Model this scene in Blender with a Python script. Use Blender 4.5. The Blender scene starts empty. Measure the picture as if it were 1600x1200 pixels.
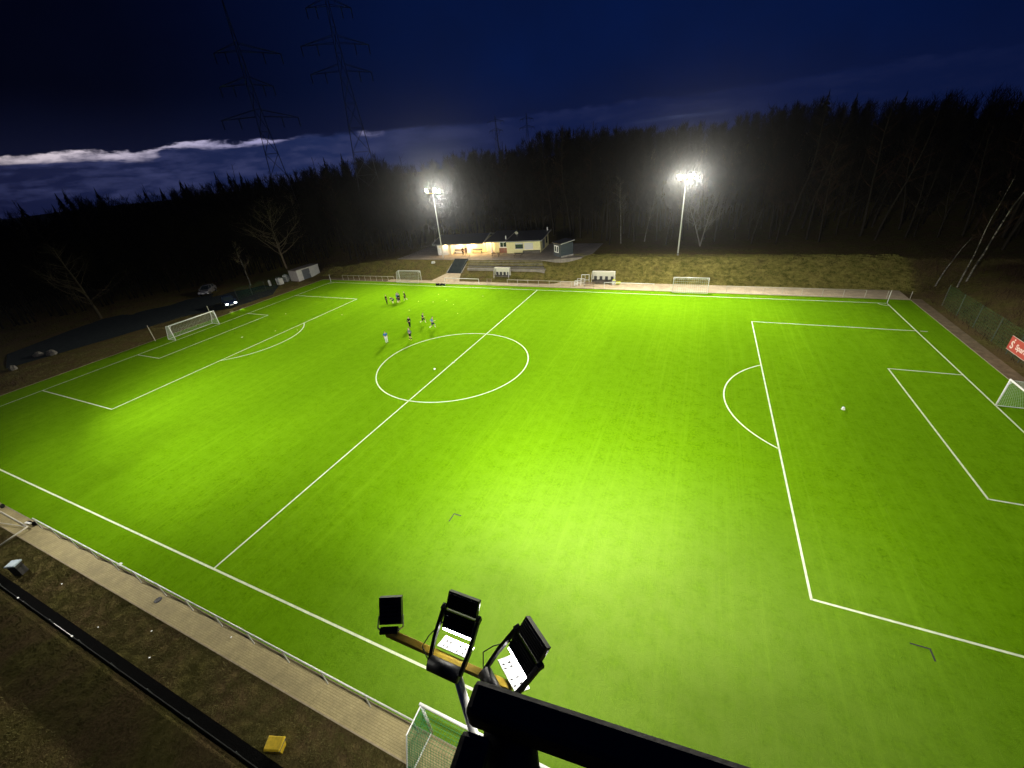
import bpy, math, random
import numpy as np
from mathutils import Vector, Matrix
random.seed(7); rng = np.random.default_rng(11)
PI = math.pi
scn = bpy.context.scene
C = scn.collection

# ------------------------------------------------------------------ helpers
class MB:
    def __init__(s): s.v = []; s.f = []
    def add(s, vs, fs):
        n = len(s.v); s.v += [tuple(p) for p in vs]; s.f += [tuple(i + n for i in f) for f in fs]; return s
    def box(s, c, size, rz=0, M=None):
        x, y, z = [k / 2 for k in size]; vs = []
        for dz in (-z, z):
            for dx, dy in ((-x, -y), (x, -y), (x, y), (-x, y)): vs.append(Vector((dx, dy, dz)))
        if M is not None: vs = [M @ v for v in vs]
        elif rz: 
            R = Matrix.Rotation(rz, 3, 'Z'); vs = [R @ v for v in vs]
        vs = [v + Vector(c) for v in vs]
        return s.add(vs, [(3, 2, 1, 0), (4, 5, 6, 7), (0, 1, 5, 4), (1, 2, 6, 5), (2, 3, 7, 6), (3, 0, 4, 7)])
    def tube(s, p, q, r1, r2=None, n=8, cap=True):
        r2 = r1 if r2 is None else r2
        p = Vector(p); q = Vector(q); d = (q - p)
        if d.length < 1e-6: return s
        d.normalize(); a = Vector((0, 0, 1)) if abs(d.z) < .9 else Vector((1, 0, 0))
        u = d.cross(a).normalized(); w = u.cross(d)
        vs = []
        for c, r in ((p, r1), (q, r2)):
            for k in range(n):
                t = 2 * PI * k / n; vs.append(c + (u * math.cos(t) + w * math.sin(t)) * r)
        fs = [(k, (k + 1) % n, n + (k + 1) % n, n + k) for k in range(n)]
        if cap: fs += [tuple(range(n - 1, -1, -1)), tuple(range(n, 2 * n))]
        return s.add(vs, fs)
    def path(s, pts, r, n=6):
        for a, b in zip(pts, pts[1:]): s.tube(a, b, r, None, n)
        return s
    def beam(s, p, q, w, h):        # rectangular bar
        p = Vector(p); q = Vector(q); d = (q - p); L = d.length; d.normalize()
        a = Vector((0, 0, 1)) if abs(d.z) < .95 else Vector((1, 0, 0))
        u = d.cross(a).normalized(); v = u.cross(d)
        M = Matrix((u, d, v)).transposed()
        return s.box((p + q) / 2, (w, L, h), M=M)
    def build(s, name, m, parent=None, smooth=False, bevel=0, loc=None):
        me = bpy.data.meshes.new(name); me.from_pydata(s.v, [], s.f); me.update()
        if m: me.materials.append(m)
        if smooth: me.polygons.foreach_set('use_smooth', [True] * len(me.polygons))
        o = bpy.data.objects.new(name, me); C.objects.link(o)
        if parent: o.parent = parent
        if loc: o.location = loc
        if bevel:
            b = o.modifiers.new('bevel', 'BEVEL'); b.width = bevel; b.segments = 2; b.limit_method = 'ANGLE'
        return o

def npmesh(name, V, F, m, parent=None, smooth=False):
    V = np.asarray(V, np.float32); F = np.asarray(F, np.int32); k = F.shape[1]
    me = bpy.data.meshes.new(name)
    me.vertices.add(len(V)); me.vertices.foreach_set('co', V.ravel())
    me.loops.add(F.size); me.loops.foreach_set('vertex_index', F.ravel())
    me.polygons.add(len(F)); me.polygons.foreach_set('loop_start', np.arange(0, F.size, k, dtype=np.int32))
    me.polygons.foreach_set('loop_total', np.full(len(F), k, np.int32))
    if smooth: me.polygons.foreach_set('use_smooth', np.ones(len(F), bool))
    me.update(calc_edges=True); me.validate()
    if m: me.materials.append(m)
    o = bpy.data.objects.new(name, me); C.objects.link(o)
    if parent: o.parent = parent
    return o

def tag(o, label=None, cat=None, group=None, kind=None):
    if label: o['label'] = label
    if cat: o['category'] = cat
    if group: o['group'] = group
    if kind: o['kind'] = kind
    return o
def thing(name, label, cat, loc=(0, 0, 0), rz=0, group=None):
    o = bpy.data.objects.new(name, None); C.objects.link(o); o.location = loc; o.rotation_euler.z = rz
    o.empty_display_size = .2
    return tag(o, label, cat, group)
def copy_tree(o, parent=None):
    c = o.copy(); C.objects.link(c); c.parent = parent
    for ch in o.children: copy_tree(ch, c)
    return c

# ------------------------------------------------------------------ materials
def mat(name, col, rough=.7, metal=0, var=0, scale=4, col2=None, bump=0, bscale=None, emit=None, estr=0, stretch=(1, 1, 1), spec=None, coat=0):
    m = bpy.data.materials.new(name); m.use_nodes = True; nt = m.node_tree; b = nt.nodes['Principled BSDF']
    b.inputs['Roughness'].default_value = rough; b.inputs['Metallic'].default_value = metal
    if spec is None and rough >= .85: spec = .03
    if spec is not None: b.inputs['Specular IOR Level'].default_value = spec
    if coat: b.inputs['Coat Weight'].default_value = coat
    if col2 is None and var: col2 = tuple(c * (1 - var) for c in col)
    if col2 is None: b.inputs['Base Color'].default_value = (*col, 1)
    tc = nt.nodes.new('ShaderNodeTexCoord'); mp = nt.nodes.new('ShaderNodeMapping'); mp.inputs['Scale'].default_value = stretch
    nt.links.new(tc.outputs['Object'], mp.inputs[0])
    if col2 is not None:
        n = nt.nodes.new('ShaderNodeTexNoise'); n.inputs['Scale'].default_value = scale; n.inputs['Detail'].default_value = 6; n.inputs['Roughness'].default_value = .65
        nt.links.new(mp.outputs[0], n.inputs['Vector'])
        r = nt.nodes.new('ShaderNodeMapRange'); r.inputs['From Min'].default_value = .35; r.inputs['From Max'].default_value = .65
        nt.links.new(n.outputs[0], r.inputs['Value'])
        x = nt.nodes.new('ShaderNodeMix'); x.data_type = 'RGBA'; x.inputs[6].default_value = (*col, 1); x.inputs[7].default_value = (*col2, 1)
        nt.links.new(r.outputs[0], x.inputs[0]); nt.links.new(x.outputs[2], b.inputs['Base Color'])
    if bump:
        n2 = nt.nodes.new('ShaderNodeTexNoise'); n2.inputs['Scale'].default_value = bscale or scale * 3; n2.inputs['Detail'].default_value = 5
        nt.links.new(mp.outputs[0], n2.inputs['Vector'])
        bp = nt.nodes.new('ShaderNodeBump'); bp.inputs['Strength'].default_value = 1; bp.inputs['Distance'].default_value = bump
        nt.links.new(n2.outputs[0], bp.inputs['Height']); nt.links.new(bp.outputs[0], b.inputs['Normal'])
    if emit: b.inputs['Emission Color'].default_value = (*emit, 1); b.inputs['Emission Strength'].default_value = estr
    return m

class NT:
    """tiny node-graph helper"""
    def __init__(s, nt): s.nt = nt
    def n(s, t, **kw):
        x = s.nt.nodes.new(t)
        for k, v in kw.items(): setattr(x, k, v)
        return x
    def l(s, a, b): s.nt.links.new(a, b)
    def val(s, sock, v):
        if isinstance(v, bpy.types.NodeSocket): s.l(v, sock)
        else: sock.default_value = v
    def math(s, op, a, b=0.0, c=None, clamp=False):
        x = s.n('ShaderNodeMath', operation=op); x.use_clamp = clamp; s.val(x.inputs[0], a); s.val(x.inputs[1], b)
        if c is not None: s.val(x.inputs[2], c)
        return x.outputs[0]
    def rng(s, v, a, b, c=0.0, d=1.0, smooth=False):
        x = s.n('ShaderNodeMapRange'); x.interpolation_type = 'SMOOTHSTEP' if smooth else 'LINEAR'
        s.val(x.inputs['Value'], v)
        for k, q in zip(('From Min', 'From Max', 'To Min', 'To Max'), (a, b, c, d)): s.val(x.inputs[k], q)
        return x.outputs[0]
    def noise(s, vec, scale, detail=4, rough=.55):
        x = s.n('ShaderNodeTexNoise'); s.l(vec, x.inputs['Vector']); x.inputs['Scale'].default_value = scale
        x.inputs['Detail'].default_value = detail; x.inputs['Roughness'].default_value = rough; return x.outputs[0]
    def mix(s, f, a, b):
        x = s.n('ShaderNodeMix', data_type='RGBA'); s.val(x.inputs[0], f)
        s.val(x.inputs[6], a if not isinstance(a, tuple) else (*a[:3], 1)); s.val(x.inputs[7], b if not isinstance(b, tuple) else (*b[:3], 1)); return x.outputs[2]
    def mapv(s, v, sc, rot=0):
        x = s.n('ShaderNodeMapping'); s.l(v, x.inputs[0]); x.inputs['Scale'].default_value = sc; x.inputs['Rotation'].default_value = (0, 0, rot); return x.outputs[0]

def newmat(name):
    m = bpy.data.materials.new(name); m.use_nodes = True
    return m, NT(m.node_tree), m.node_tree.nodes['Principled BSDF']

# turf
M = {}
m, g, b = newmat('turf'); M['turf'] = m
P = g.n('ShaderNodeNewGeometry').outputs['Position']
fine = g.noise(P, 5, 8, .82); mid = g.noise(P, 1.1, 4, .6); big = g.noise(P, .09, 2)
streak = g.noise(g.mapv(P, (2.6, .035, 1), .0), 1.0, 5, .75)
streak2 = g.noise(g.mapv(P, (.035, 1.6, 1), .12), 1.0, 3, .6)
sx = g.n('ShaderNodeSeparateXYZ'); g.l(P, sx.inputs[0])
band = g.math('SINE', g.math('MULTIPLY', sx.outputs[0], 2 * PI / 11.0))
bandq = g.rng(band, -.25, .25, 0, 1, True)
c1 = g.mix(g.rng(fine, .3, .7), (.066, .172, .0018), (.168, .350, .0038))
c2 = g.mix(g.rng(mid, .38, .62), c1, g.mix(.6, c1, (.150, .320, .006)))
c3 = g.mix(g.math('MULTIPLY', g.rng(streak, .50, .78), .55), c2, (.20, .40, .010))
c4 = g.mix(g.math('MULTIPLY', g.rng(streak2, .55, .8), .3), c3, (.15, .32, .006))
c5 = g.mix(g.math('MULTIPLY', bandq, .13), c4, (.075, .185, .002))
seam = g.rng(g.math('ABSOLUTE', g.math('SUBTRACT', g.math('FRACT', g.math('DIVIDE', g.math('ADD', sx.outputs[0], g.math('MULTIPLY', mid, .05)), 4.1)), .5)), .006, .0, 0, 1)
c5 = g.mix(g.math('MULTIPLY', seam, g.rng(streak2, .4, .6, 0, .35)), c5, (.22, .34, .03))
spk = g.noise(P, 30, 1); c6 = g.mix(g.math('MULTIPLY', g.rng(spk, .72, .80), .5), c5, (.35, .5, .12))
dxy = g.math('SQRT', g.math('ADD', g.math('POWER', g.math('MULTIPLY', g.math('SUBTRACT', sx.outputs[0], 75.0), .95), 2.0), g.math('POWER', g.math('SUBTRACT', sx.outputs[1], 3.0), 2.0)))
c6 = g.mix(g.math('MULTIPLY', g.rng(dxy, 19, 3, 0, .55, True), g.rng(mid, .2, .6, .6, 1)), c6, (.19, .265, .05))   # greyer, paler patch by the near mast: lamp veil painted into the turf
g.l(c6, b.inputs['Base Color']); b.inputs['Roughness'].default_value = .9; b.inputs['Specular IOR Level'].default_value = 0
bp = g.n('ShaderNodeBump'); bp.inputs['Distance'].default_value = .05; bp.inputs['Strength'].default_value = 1
g.l(g.math('ADD', fine, g.noise(P, 40, 2)), bp.inputs['Height']); g.l(bp.outputs[0], b.inputs['Normal'])

# ground: dry winter grass and bare soil
m, g, b = newmat('ground'); M['ground'] = m
P = g.n('ShaderNodeNewGeometry').outputs['Position']
sx = g.n('ShaderNodeSeparateXYZ'); g.l(P, sx.inputs[0]); X, Y = sx.outputs[0], sx.outputs[1]
f1 = g.noise(P, 2.2, 6, .7); f2 = g.noise(P, .35, 4, .6); f3 = g.noise(P, 9, 4, .7)
soil = g.mix(g.rng(f3, .35, .65), (.105, .075, .034), (.18, .132, .060))
dry = g.mix(g.rng(f1, .35, .65), (.092, .086, .024), (.18, .155, .052))
f4 = g.noise(P, 1.1, 7, .78); gr = g.mix(g.rng(f4, .40, .60), (.105, .102, .022), (.34, .295, .085))
base = g.mix(g.rng(f2, .40, .60), soil, dry)
isbank = g.math('MULTIPLY', g.rng(Y, 64.5, 66, 0, 1), g.math('MULTIPLY', g.rng(Y, 74.6, 73.2, 0, 1), g.rng(X, 26, 60, 0.25, 1)))
isbank = g.math('MULTIPLY', isbank, g.rng(X, 105.5, 104, 0, 1))
base2 = g.mix(g.math('MULTIPLY', isbank, g.rng(f2, .25, .5, .55, 1)), base, gr)
g.l(base2, b.inputs['Base Color']); b.inputs['Roughness'].default_value = .95; b.inputs['Specular IOR Level'].default_value = 0
bp = g.n('ShaderNodeBump'); bp.inputs['Distance'].default_value = .22; g.l(g.math('ADD', g.math('MULTIPLY', f4, 1.5), g.math('ADD', f1, f3)), bp.inputs['Height']); g.l(bp.outputs[0], b.inputs['Normal'])

# paving blocks
def paving(name, a, c, mort, sw=.2, sh=.1, rot=0):
    m, g, b = newmat(name)
    P = g.n('ShaderNodeNewGeometry').outputs['Position']
    br = g.n('ShaderNodeTexBrick'); g.l(g.mapv(P, (1, 1, 1), rot), br.inputs['Vector']); br.inputs['Scale'].default_value = 1
    br.inputs['Brick Width'].default_value = sw; br.inputs['Row Height'].default_value = sh; br.inputs['Mortar Size'].default_value = .008
    br.inputs['Color1'].default_value = (*a, 1); br.inputs['Color2'].default_value = (*c, 1); br.inputs['Mortar'].default_value = (*mort, 1)
    n = g.noise(P, .8, 6, .7); n2 = g.noise(P, 14, 3)
    x = g.mix(g.math('MULTIPLY', g.rng(n, .38, .62), .75), br.outputs['Color'], tuple(k * .55 for k in a))
    x = g.mix(g.math('MULTIPLY', g.rng(n2, .55, .75), .25), x, tuple(min(1, k * 1.3) for k in a))
    g.l(x, b.inputs['Base Color']); b.inputs['Roughness'].default_value = .85
    bp = g.n('ShaderNodeBump'); bp.inputs['Distance'].default_value = .01; g.l(br.outputs['Fac'], bp.inputs['Height']); bp.invert = True; g.l(bp.outputs[0], b.inputs['Normal'])
    return m
M['pave'] = paving('paving_blocks', (.43, .36, .17), (.37, .31, .14), (.28, .23, .10))
M['slab'] = paving('far_paving', (.52, .42, .26), (.46, .37, .23), (.2, .16, .1), .6, .4)
M['terrace'] = paving('terrace_paving', (.30, .265, .22), (.25, .22, .18), (.12, .11, .09), .5, .5)
M['asphalt'] = mat('asphalt', (.040, .050, .050), .9, col2=(.028, .036, .038), scale=1.5, bump=.01)
M['line'] = mat('line_paint', (.74, .82, .54), .85, var=.28, scale=2.5)
M['kerb'] = mat('kerb_stone', (.36, .30, .20), .9, var=.3, scale=3)
M['soilpath'] = mat('soil_path', (.20, .155, .095), .95, col2=(.13, .10, .06), scale=1.2, bump=.03)
M['white_metal'] = mat('white_metal', (.78, .78, .74), .35, var=.08, scale=5)
M['dull_white'] = mat('dull_white_metal', (.55, .52, .42), .55, var=.25, scale=5)
M['galv'] = mat('galvanised_steel', (.66, .66, .62), .5, .25, var=.25, scale=9)
M['black_metal'] = mat('black_metal', (.012, .012, .013), .5, var=.4, scale=8)
M['rail_paint'] = mat('dark_rail_paint', (.010, .010, .010), .6, col2=(.022, .018, .015), scale=14, bump=.001, bscale=90)
M['yellow'] = mat('yellow_steel', (.90, .64, .06), .5, col2=(.80, .52, .05), scale=5)
M['yellow_plastic'] = mat('yellow_plastic', (.80, .56, .03), .5, var=.25, scale=6)
M['blue_band'] = mat('blue_grey_band', (.05, .09, .14), .5)
M['white_plate'] = mat('white_plate', (.85, .85, .83), .4)
M['net'] = mat('net_cord', (.50, .60, .48), .8)
M['net_green'] = mat('net_cord_green', (.03, .22, .07), .8)
M['dark_fence'] = mat('dark_fence_mesh', (.012, .016, .012), .8, var=.4, scale=3)
M['fence_post'] = mat('fence_post', (.08, .09, .08), .5, .3)
M['bark'] = mat('bark', (.028, .024, .018), .95, col2=(.014, .012, .010), scale=6, stretch=(1, 1, .2), bump=.01)
M['twig'] = mat('twig', (.034, .027, .020), .95)
M['twig_tan'] = mat('twig_tan', (.24, .19, .12), .95)
M['twig_dim'] = mat('twig_dim', (.06, .05, .032), .95)
M['twig_pale'] = mat('twig_pale', (.17, .155, .13), .95)
M['twig_red'] = mat('twig_reddish', (.045, .026, .018), .95)
M['pine'] = mat('pine_needles', (.018, .028, .016), .9, var=.4, scale=2)
M['wood_dark'] = mat('far_wood_bark', (.014, .012, .010), .95)
m, g, b = newmat('birch_bark'); M['birch'] = m
tc = g.n('ShaderNodeTexCoord'); O = tc.outputs['Object']
nn = g.noise(g.mapv(O, (1.2, 1.2, 6)), 1.0, 4, .7); bb = g.noise(g.mapv(O, (.4, .4, .9)), 1.0, 3, .6)
bm_ = g.math('MAXIMUM', g.rng(nn, .50, .56), g.rng(bb, .50, .56))
g.l(g.mix(bm_, (.20, .185, .15), (.028, .024, .018)), b.inputs['Base Color']); b.inputs['Roughness'].default_value = .8
M['pylon'] = mat('pylon_steel', (.045, .05, .055), .7)
M['wall_yellow'] = mat('render_yellow', (.76, .70, .36), .9, var=.12, scale=2)
M['wall_cream'] = mat('render_cream', (.78, .70, .50), .9, var=.10, scale=2)
M['wall_white'] = mat('render_white', (.74, .74, .70), .9, var=.10, scale=2)
M['roof'] = mat('roof_sheet', (.028, .029, .031), .55, var=.35, scale=2, stretch=(6, 1, 1))
M['fascia'] = mat('fascia', (.12, .12, .12), .6)
M['glass_dark'] = mat('window_glass', (.02, .03, .035), .08, spec=.6)
M['shutter'] = mat('roller_shutter', (.62, .60, .55), .6, var=.15, scale=9, stretch=(.1, .1, 3))
M['brick'] = paving('brick_red', (.36, .15, .09), (.30, .12, .07), (.3, .26, .2), .24, .08)
M['door'] = mat('door_panel', (.60, .42, .30), .6, var=.1)
M['wood'] = mat('timber_boards', (.20, .13, .07), .8, var=.4, scale=3, stretch=(.2, 3, 3))
M['wood_grey'] = mat('weathered_timber', (.19, .165, .13), .85, var=.35, scale=4)
M['shed_blue'] = mat('slate_cladding', (.050, .066, .078), .7, var=.3, scale=2, stretch=(.2, .2, 4))
M['concrete'] = mat('concrete', (.36, .34, .30), .9, var=.3, scale=2, bump=.01)
M['concrete_dark'] = mat('concrete_worn', (.14, .125, .10), .95, var=.35, scale=3)
M['acrylic'] = mat('dugout_panel', (.62, .60, .48), .5, var=.1)
M['seat'] = mat('dugout_seat', (.02, .02, .022), .5)
M['container'] = mat('container_white', (.70, .70, .66), .6, var=.18, scale=2)
M['container_side'] = mat('container_side', (.42, .38, .36), .7, var=.25, scale=3)
M['container_roof'] = mat('container_roof', (.30, .26, .20), .8, var=.4, scale=1.5)
M['door_grey'] = mat('door_grey', (.16, .18, .20), .5, var=.2)
M['navy_paint'] = mat('navy_car_paint', (.025, .045, .11), .22, .3, coat=1)
M['silver_paint'] = mat('silver_car_paint', (.55, .55, .56), .25, .6, coat=1)
M['tyre'] = mat('tyre', (.015, .015, .015), .9)
M['rim'] = mat('rim_alloy', (.5, .5, .5), .3, .9)
M['headlight'] = mat('headlight_lit', (1, 1, 1), .2, emit=(.85, 1, .95), estr=14)
M['lamp_off'] = mat('lamp_cluster_clear', (.6, .6, .6), .15)
M['taillight'] = mat('taillight_lit', (.4, .01, .01), .2, emit=(1, .02, .02), estr=1.2)
M['lens'] = mat('floodlight_lens', (1, 1, 1), .2, emit=(1, .97, .90), estr=200)
M['lens_warm'] = mat('floodlight_lens_warm', (1, 1, 1), .2, emit=(1, .88, .60), estr=160)
M['lens_near'] = mat('floodlight_lens_close', (1, 1, 1), .2, emit=(1, .98, .94), estr=38)
M['bulb'] = mat('porch_bulb', (1, 1, 1), .3, emit=(1, .75, .4), estr=25)
M['red_sign'] = mat('red_banner', (.42, .045, .022), .6, var=.15, scale=2)
M['sign_white'] = mat('banner_lettering', (.75, .62, .55), .7)
M['bin_lid'] = mat('bin_lid_bluegrey', (.36, .46, .52), .5, var=.15)
M['bin_body'] = mat('bin_body_dark', (.025, .024, .022), .7)
M['cone_w'] = mat('marker_disc_pale', (.55, .62, .18), .5)
M['ball'] = mat('ball_white', (.8, .8, .75), .4, var=.3, scale=30)
M['skin'] = mat('skin', (.42, .26, .18), .6)
M['hair'] = mat('hair_dark', (.02, .014, .01), .8)
M['stone'] = mat('boulder_stone', (.20, .19, .16), .95, var=.4, scale=3, bump=.05)
M['drain'] = mat('drain_dark', (.03, .028, .025), .8)
M['grassblade'] = mat('dry_grass_blade', (.21, .18, .075), .9, col2=(.10, .10, .028), scale=.9)
M['grassgreen'] = mat('bank_grass_blade', (.29, .26, .07), .9, col2=(.15, .155, .03), scale=.7)
CL = {k: mat('cloth_' + k, c, .85, var=.15, scale=20) for k, c in dict(
    blue=(.03, .13, .36), navy=(.012, .022, .06), black=(.010, .011, .012), white=(.62, .64, .58), lightblue=(.10, .19, .36),
    darkgreen=(.012, .035, .022), yellow=(.55, .6, .08), grey=(.12, .13, .15)).items()}

# ------------------------------------------------------------------ camera
CAM = Vector((75.3133, -7.2738, 21.0578)); yaw, pit, rol, F = -.4486, .5062, -.0953, 633.3283
cy, sy, cp, sp = math.cos(yaw), math.sin(yaw), math.cos(pit), math.sin(pit)
fw = Vector((sy * cp, cy * cp, -sp)); rt = Vector((cy, -sy, 0)); up = rt.cross(fw)
r2 = rt * math.cos(rol) + up * math.sin(rol); u2 = -rt * math.sin(rol) + up * math.cos(rol)
cam = bpy.data.cameras.new('camera'); co = bpy.data.objects.new('camera', cam); C.objects.link(co)
Mx = Matrix((r2, u2, -fw)).transposed().to_4x4(); Mx.translation = CAM; co.matrix_world = Mx
cam.sensor_width = 36; cam.lens = F / 1600 * 36; cam.clip_start = .05; cam.clip_end = 3000
scn.camera = co

# ------------------------------------------------------------------ terrain
L, W = 99.4, 60.14
SKY = [(-90, .3), (-72.4, .1), (-70, .0), (-68, 1.0), (-65, .55), (-61, .5), (-57.6, 1.1), (-55.8, 1.3), (-50.4, 1.1), (-45.5, 1.6), (-41, 2.2), (-39.3, 2.3),
       (-38.2, 1.3), (-34.8, .7), (-29.2, 1.4), (-25, .9), (-22, 1.4), (-18.2, 2.5), (-13.7, 2.2), (-7.9, 1.8), (-1, 1.5), (3, 1.9), (9.2, 2.5), (11.4, 1.6), (23, 1.45), (50, 1.6), (90, 1.5)]
SA = np.array([a for a, _ in SKY]); SE = np.array([e for _, e in SKY])
def sm(a, b, x):
    t = np.clip((x - a) / (b - a), 0, 1); return t * t * (3 - 2 * t)
def gz(x, y):
    x = np.asarray(x, float); y = np.asarray(y, float)
    zl = np.interp(y, [64, 66.3, 69.3, 72], [0, .9, 3, 3]); zr = np.interp(y, [66.4, 67.4, 73, 74], [0, .35, 2.95, 3])
    w = sm(47, 53, x); bank = zl * (1 - w) + zr * w
    H = .25 + .75 * sm(-12, 12, x); bank = bank * H
    side = sm(104.2, 113, x) * 2.4 * sm(-30, 10, y)
    z = np.maximum(bank, side)
    dx, dy = x - CAM.x, y - CAM.y; r = np.hypot(dx, dy); az = np.degrees(np.arctan2(dx, dy))
    top = 21 + 220 * np.tan(np.radians(np.interp(az, SA, SE) + .9 * sm(-42, -20, az))) - 17
    k = sm(105, 220, r) * (dy > -40)
    z = z * (1 - k) + np.maximum(top, 2) * k
    z = z + .05 * np.sin(x * .9 + 2 * np.sin(y * .7)) * np.cos(y * .8) * ((y > 75) | (x > 105) | (x < -6))
    return z
def gz1(x, y): return float(gz(x, y))
def axis(*segs):
    a = []
    for lo, hi, st in segs: a += list(np.arange(lo, hi, st))
    return np.array(a + [segs[-1][1]])
xs = axis((-900, -200, 50), (-200, -50, 6), (-50, 130, 1.0), (130, 260, 6), (260, 900, 50))
ys = axis((-300, -40, 20), (-40, 60, 2.0), (60, 78, .35), (78, 120, 1.5), (120, 300, 6), (300, 1200, 60))
XX, YY = np.meshgrid(xs, ys); ZZ = gz(XX, YY) - .03
nx = len(xs); V = np.stack([XX.ravel(), YY.ravel(), ZZ.ravel()], 1)
ii = (np.arange(len(ys) - 1)[:, None] * nx + np.arange(nx - 1)[None]).ravel()
tag(npmesh('ground', V, np.stack([ii, ii + 1, ii + nx + 1, ii + nx], 1), M['ground'], smooth=True), kind='structure')
def sheet(name, poly, z, m, kind='structure'):
    o = MB().add([(x, y, z) for x, y in poly], [tuple(range(len(poly)))]).build(name, m); return tag(o, kind=kind)
TX0, TX1, TY0, TY1 = -4.3, 102.4, -2.1, 61.95
sheet('pitch_turf', [(TX0, TY0), (TX1, TY0), (TX1, TY1), (TX0, TY1)], .004, M['turf'])
sheet('near_path', [(-4.3, -3.28), (102.4, -3.28), (102.4, -2.16), (-4.3, -2.16)], .006, M['pave'])
sheet('far_path', [(14, 62.01), (102.4, 62.01), (102.4, 66.3), (50, 66.3), (47, 64.0), (14, 63.9)], .004, M['slab'])
sheet('far_dirt_path', [(-3.5, 62.01), (13.98, 62.01), (13.98, 63.9), (-3.5, 63.6)], .002, M['soilpath'])
sheet('side_path', [(102.46, -4), (103.7, -4), (103.7, 62.5), (102.46, 62.5)], .004, M['soilpath'])
sheet('parking_lot', [(-17, 12), (-14.5, 24), (-12.5, 36), (-7.2, 41), (-6.5, 50), (-12, 56), (-46, 66), (-47, 56), (-34, 42), (-30, 25), (-26, 15)], .04, M['asphalt'])
M['strip_black'] = mat('near_black_strip', (.004, .004, .004), .95, var=.5, scale=6, bump=.03)
sheet('dark_strip', [(18, -5.80), (66, -5.80), (66, -5.32), (18, -5.32)], .012, M['strip_black'])  # near-black strip of ground along the low fence
k = MB()
k.box(((TX0 + TX1) / 2, TY1 + .03, .0), (TX1 - TX0, .06, .10)); k.box(((TX0 + TX1) / 2, TY0 - .03, .0), (TX1 - TX0, .06, .05))
k.box((TX0 - .03, (TY0 + TY1) / 2, .0), (.06, TY1 - TY0 + .1, .06)); k.box((TX1 + .03, (TY0 + TY1) / 2, .0), (.06, TY1 - TY0 + .1, .06))
k.box((49, -3.31, .0), (106, .06, .05))
tag(k.build('kerb', M['kerb']), kind='structure')
# ramp path from the far path up to the stairs
r_ = MB(); r_.add([(24.6, 63.2, .03), (31.6, 63.2, .03), (30.4, 66.5, 1.02), (27.2, 66.5, 1.02), (24.6, 63.2, -.4), (31.6, 63.2, -.4), (30.4, 66.5, -.4), (27.2, 66.5, -.4)],
                  [(0, 1, 2, 3), (4, 5, 1, 0), (5, 6, 2, 1), (6, 7, 3, 2), (7, 4, 0, 3)])
tag(r_.build('ramp_path', M['slab']), kind='structure')
# paved terrace in front of the clubhouse
t_ = MB(); poly = [(12, 69.9), (31, 69.6), (48, 69.8), (54.5, 72.6), (56, 76), (56, 86), (12, 86)]
t_.add([(x, y, 3.03) for x, y in poly] + [(x, y, 1.5) for x, y in poly], [tuple(range(7))] + [(k, k + 7, (k + 1) % 7 + 7, (k + 1) % 7) for k in range(7)])
tag(t_.build('terrace', M['terrace']), kind='structure')

# pitch markings
lw = .12; q = MB(); z = .009
def ln(x0, y0, x1, y1): q.add([(min(x0, x1), min(y0, y1), z), (max(x0, x1), min(y0, y1), z), (max(x0, x1), max(y0, y1), z), (min(x0, x1), max(y0, y1), z)], [(0, 1, 2, 3)])
def arc(cx, cy, r, a0, a1, n=72):
    for i in range(n):
        t0, t1 = a0 + (a1 - a0) * i / n, a0 + (a1 - a0) * (i + 1) / n
        q.add([(cx + rr * math.cos(t), cy + rr * math.sin(t), z) for rr, t in ((r - lw / 2, t0), (r + lw / 2, t0), (r + lw / 2, t1), (r - lw / 2, t1))], [(0, 1, 2, 3)])
h = lw / 2; c = W / 2
ln(-h, -h, L + h, h); ln(-h, W - h, L + h, W + h); ln(-h, h, h, W - h); ln(L - h, h, L + h, W - h); ln(L / 2 - h, h, L / 2 + h, W - h)
arc(L / 2, c, 9.15, 0, 2 * PI, 120)
for s, x0 in ((1, 0), (-1, L)):
    for d, w in ((16.5, 20.16), (5.5, 9.16)):
        ln(x0 + s * h, c - w - h, x0 + s * d, c - w + h); ln(x0 + s * h, c + w - h, x0 + s * d, c + w + h); ln(x0 + s * d - h, c - w - h, x0 + s * d + h, c + w + h)
    a = math.acos(5.5 / 9.15); arc(x0 + s * 11, c, 9.15, (-a if s > 0 else PI - a), (a if s > 0 else PI + a), 40)
    arc(x0 + s * 11, c, .1, 0, 2 * PI, 8)
    for yy, t0 in ((0, 0 if s > 0 else PI / 2), (W, -PI / 2 if s > 0 else PI)): arc(x0, yy, 1, t0, t0 + PI / 2, 12)
ln(L + .35, c + 20.1, L + 1.0, c + 20.22)
arc(L / 2, c, .12, 0, 2 * PI, 8)
tag(q.build('pitch_markings', M['line']), kind='structure')

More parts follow.
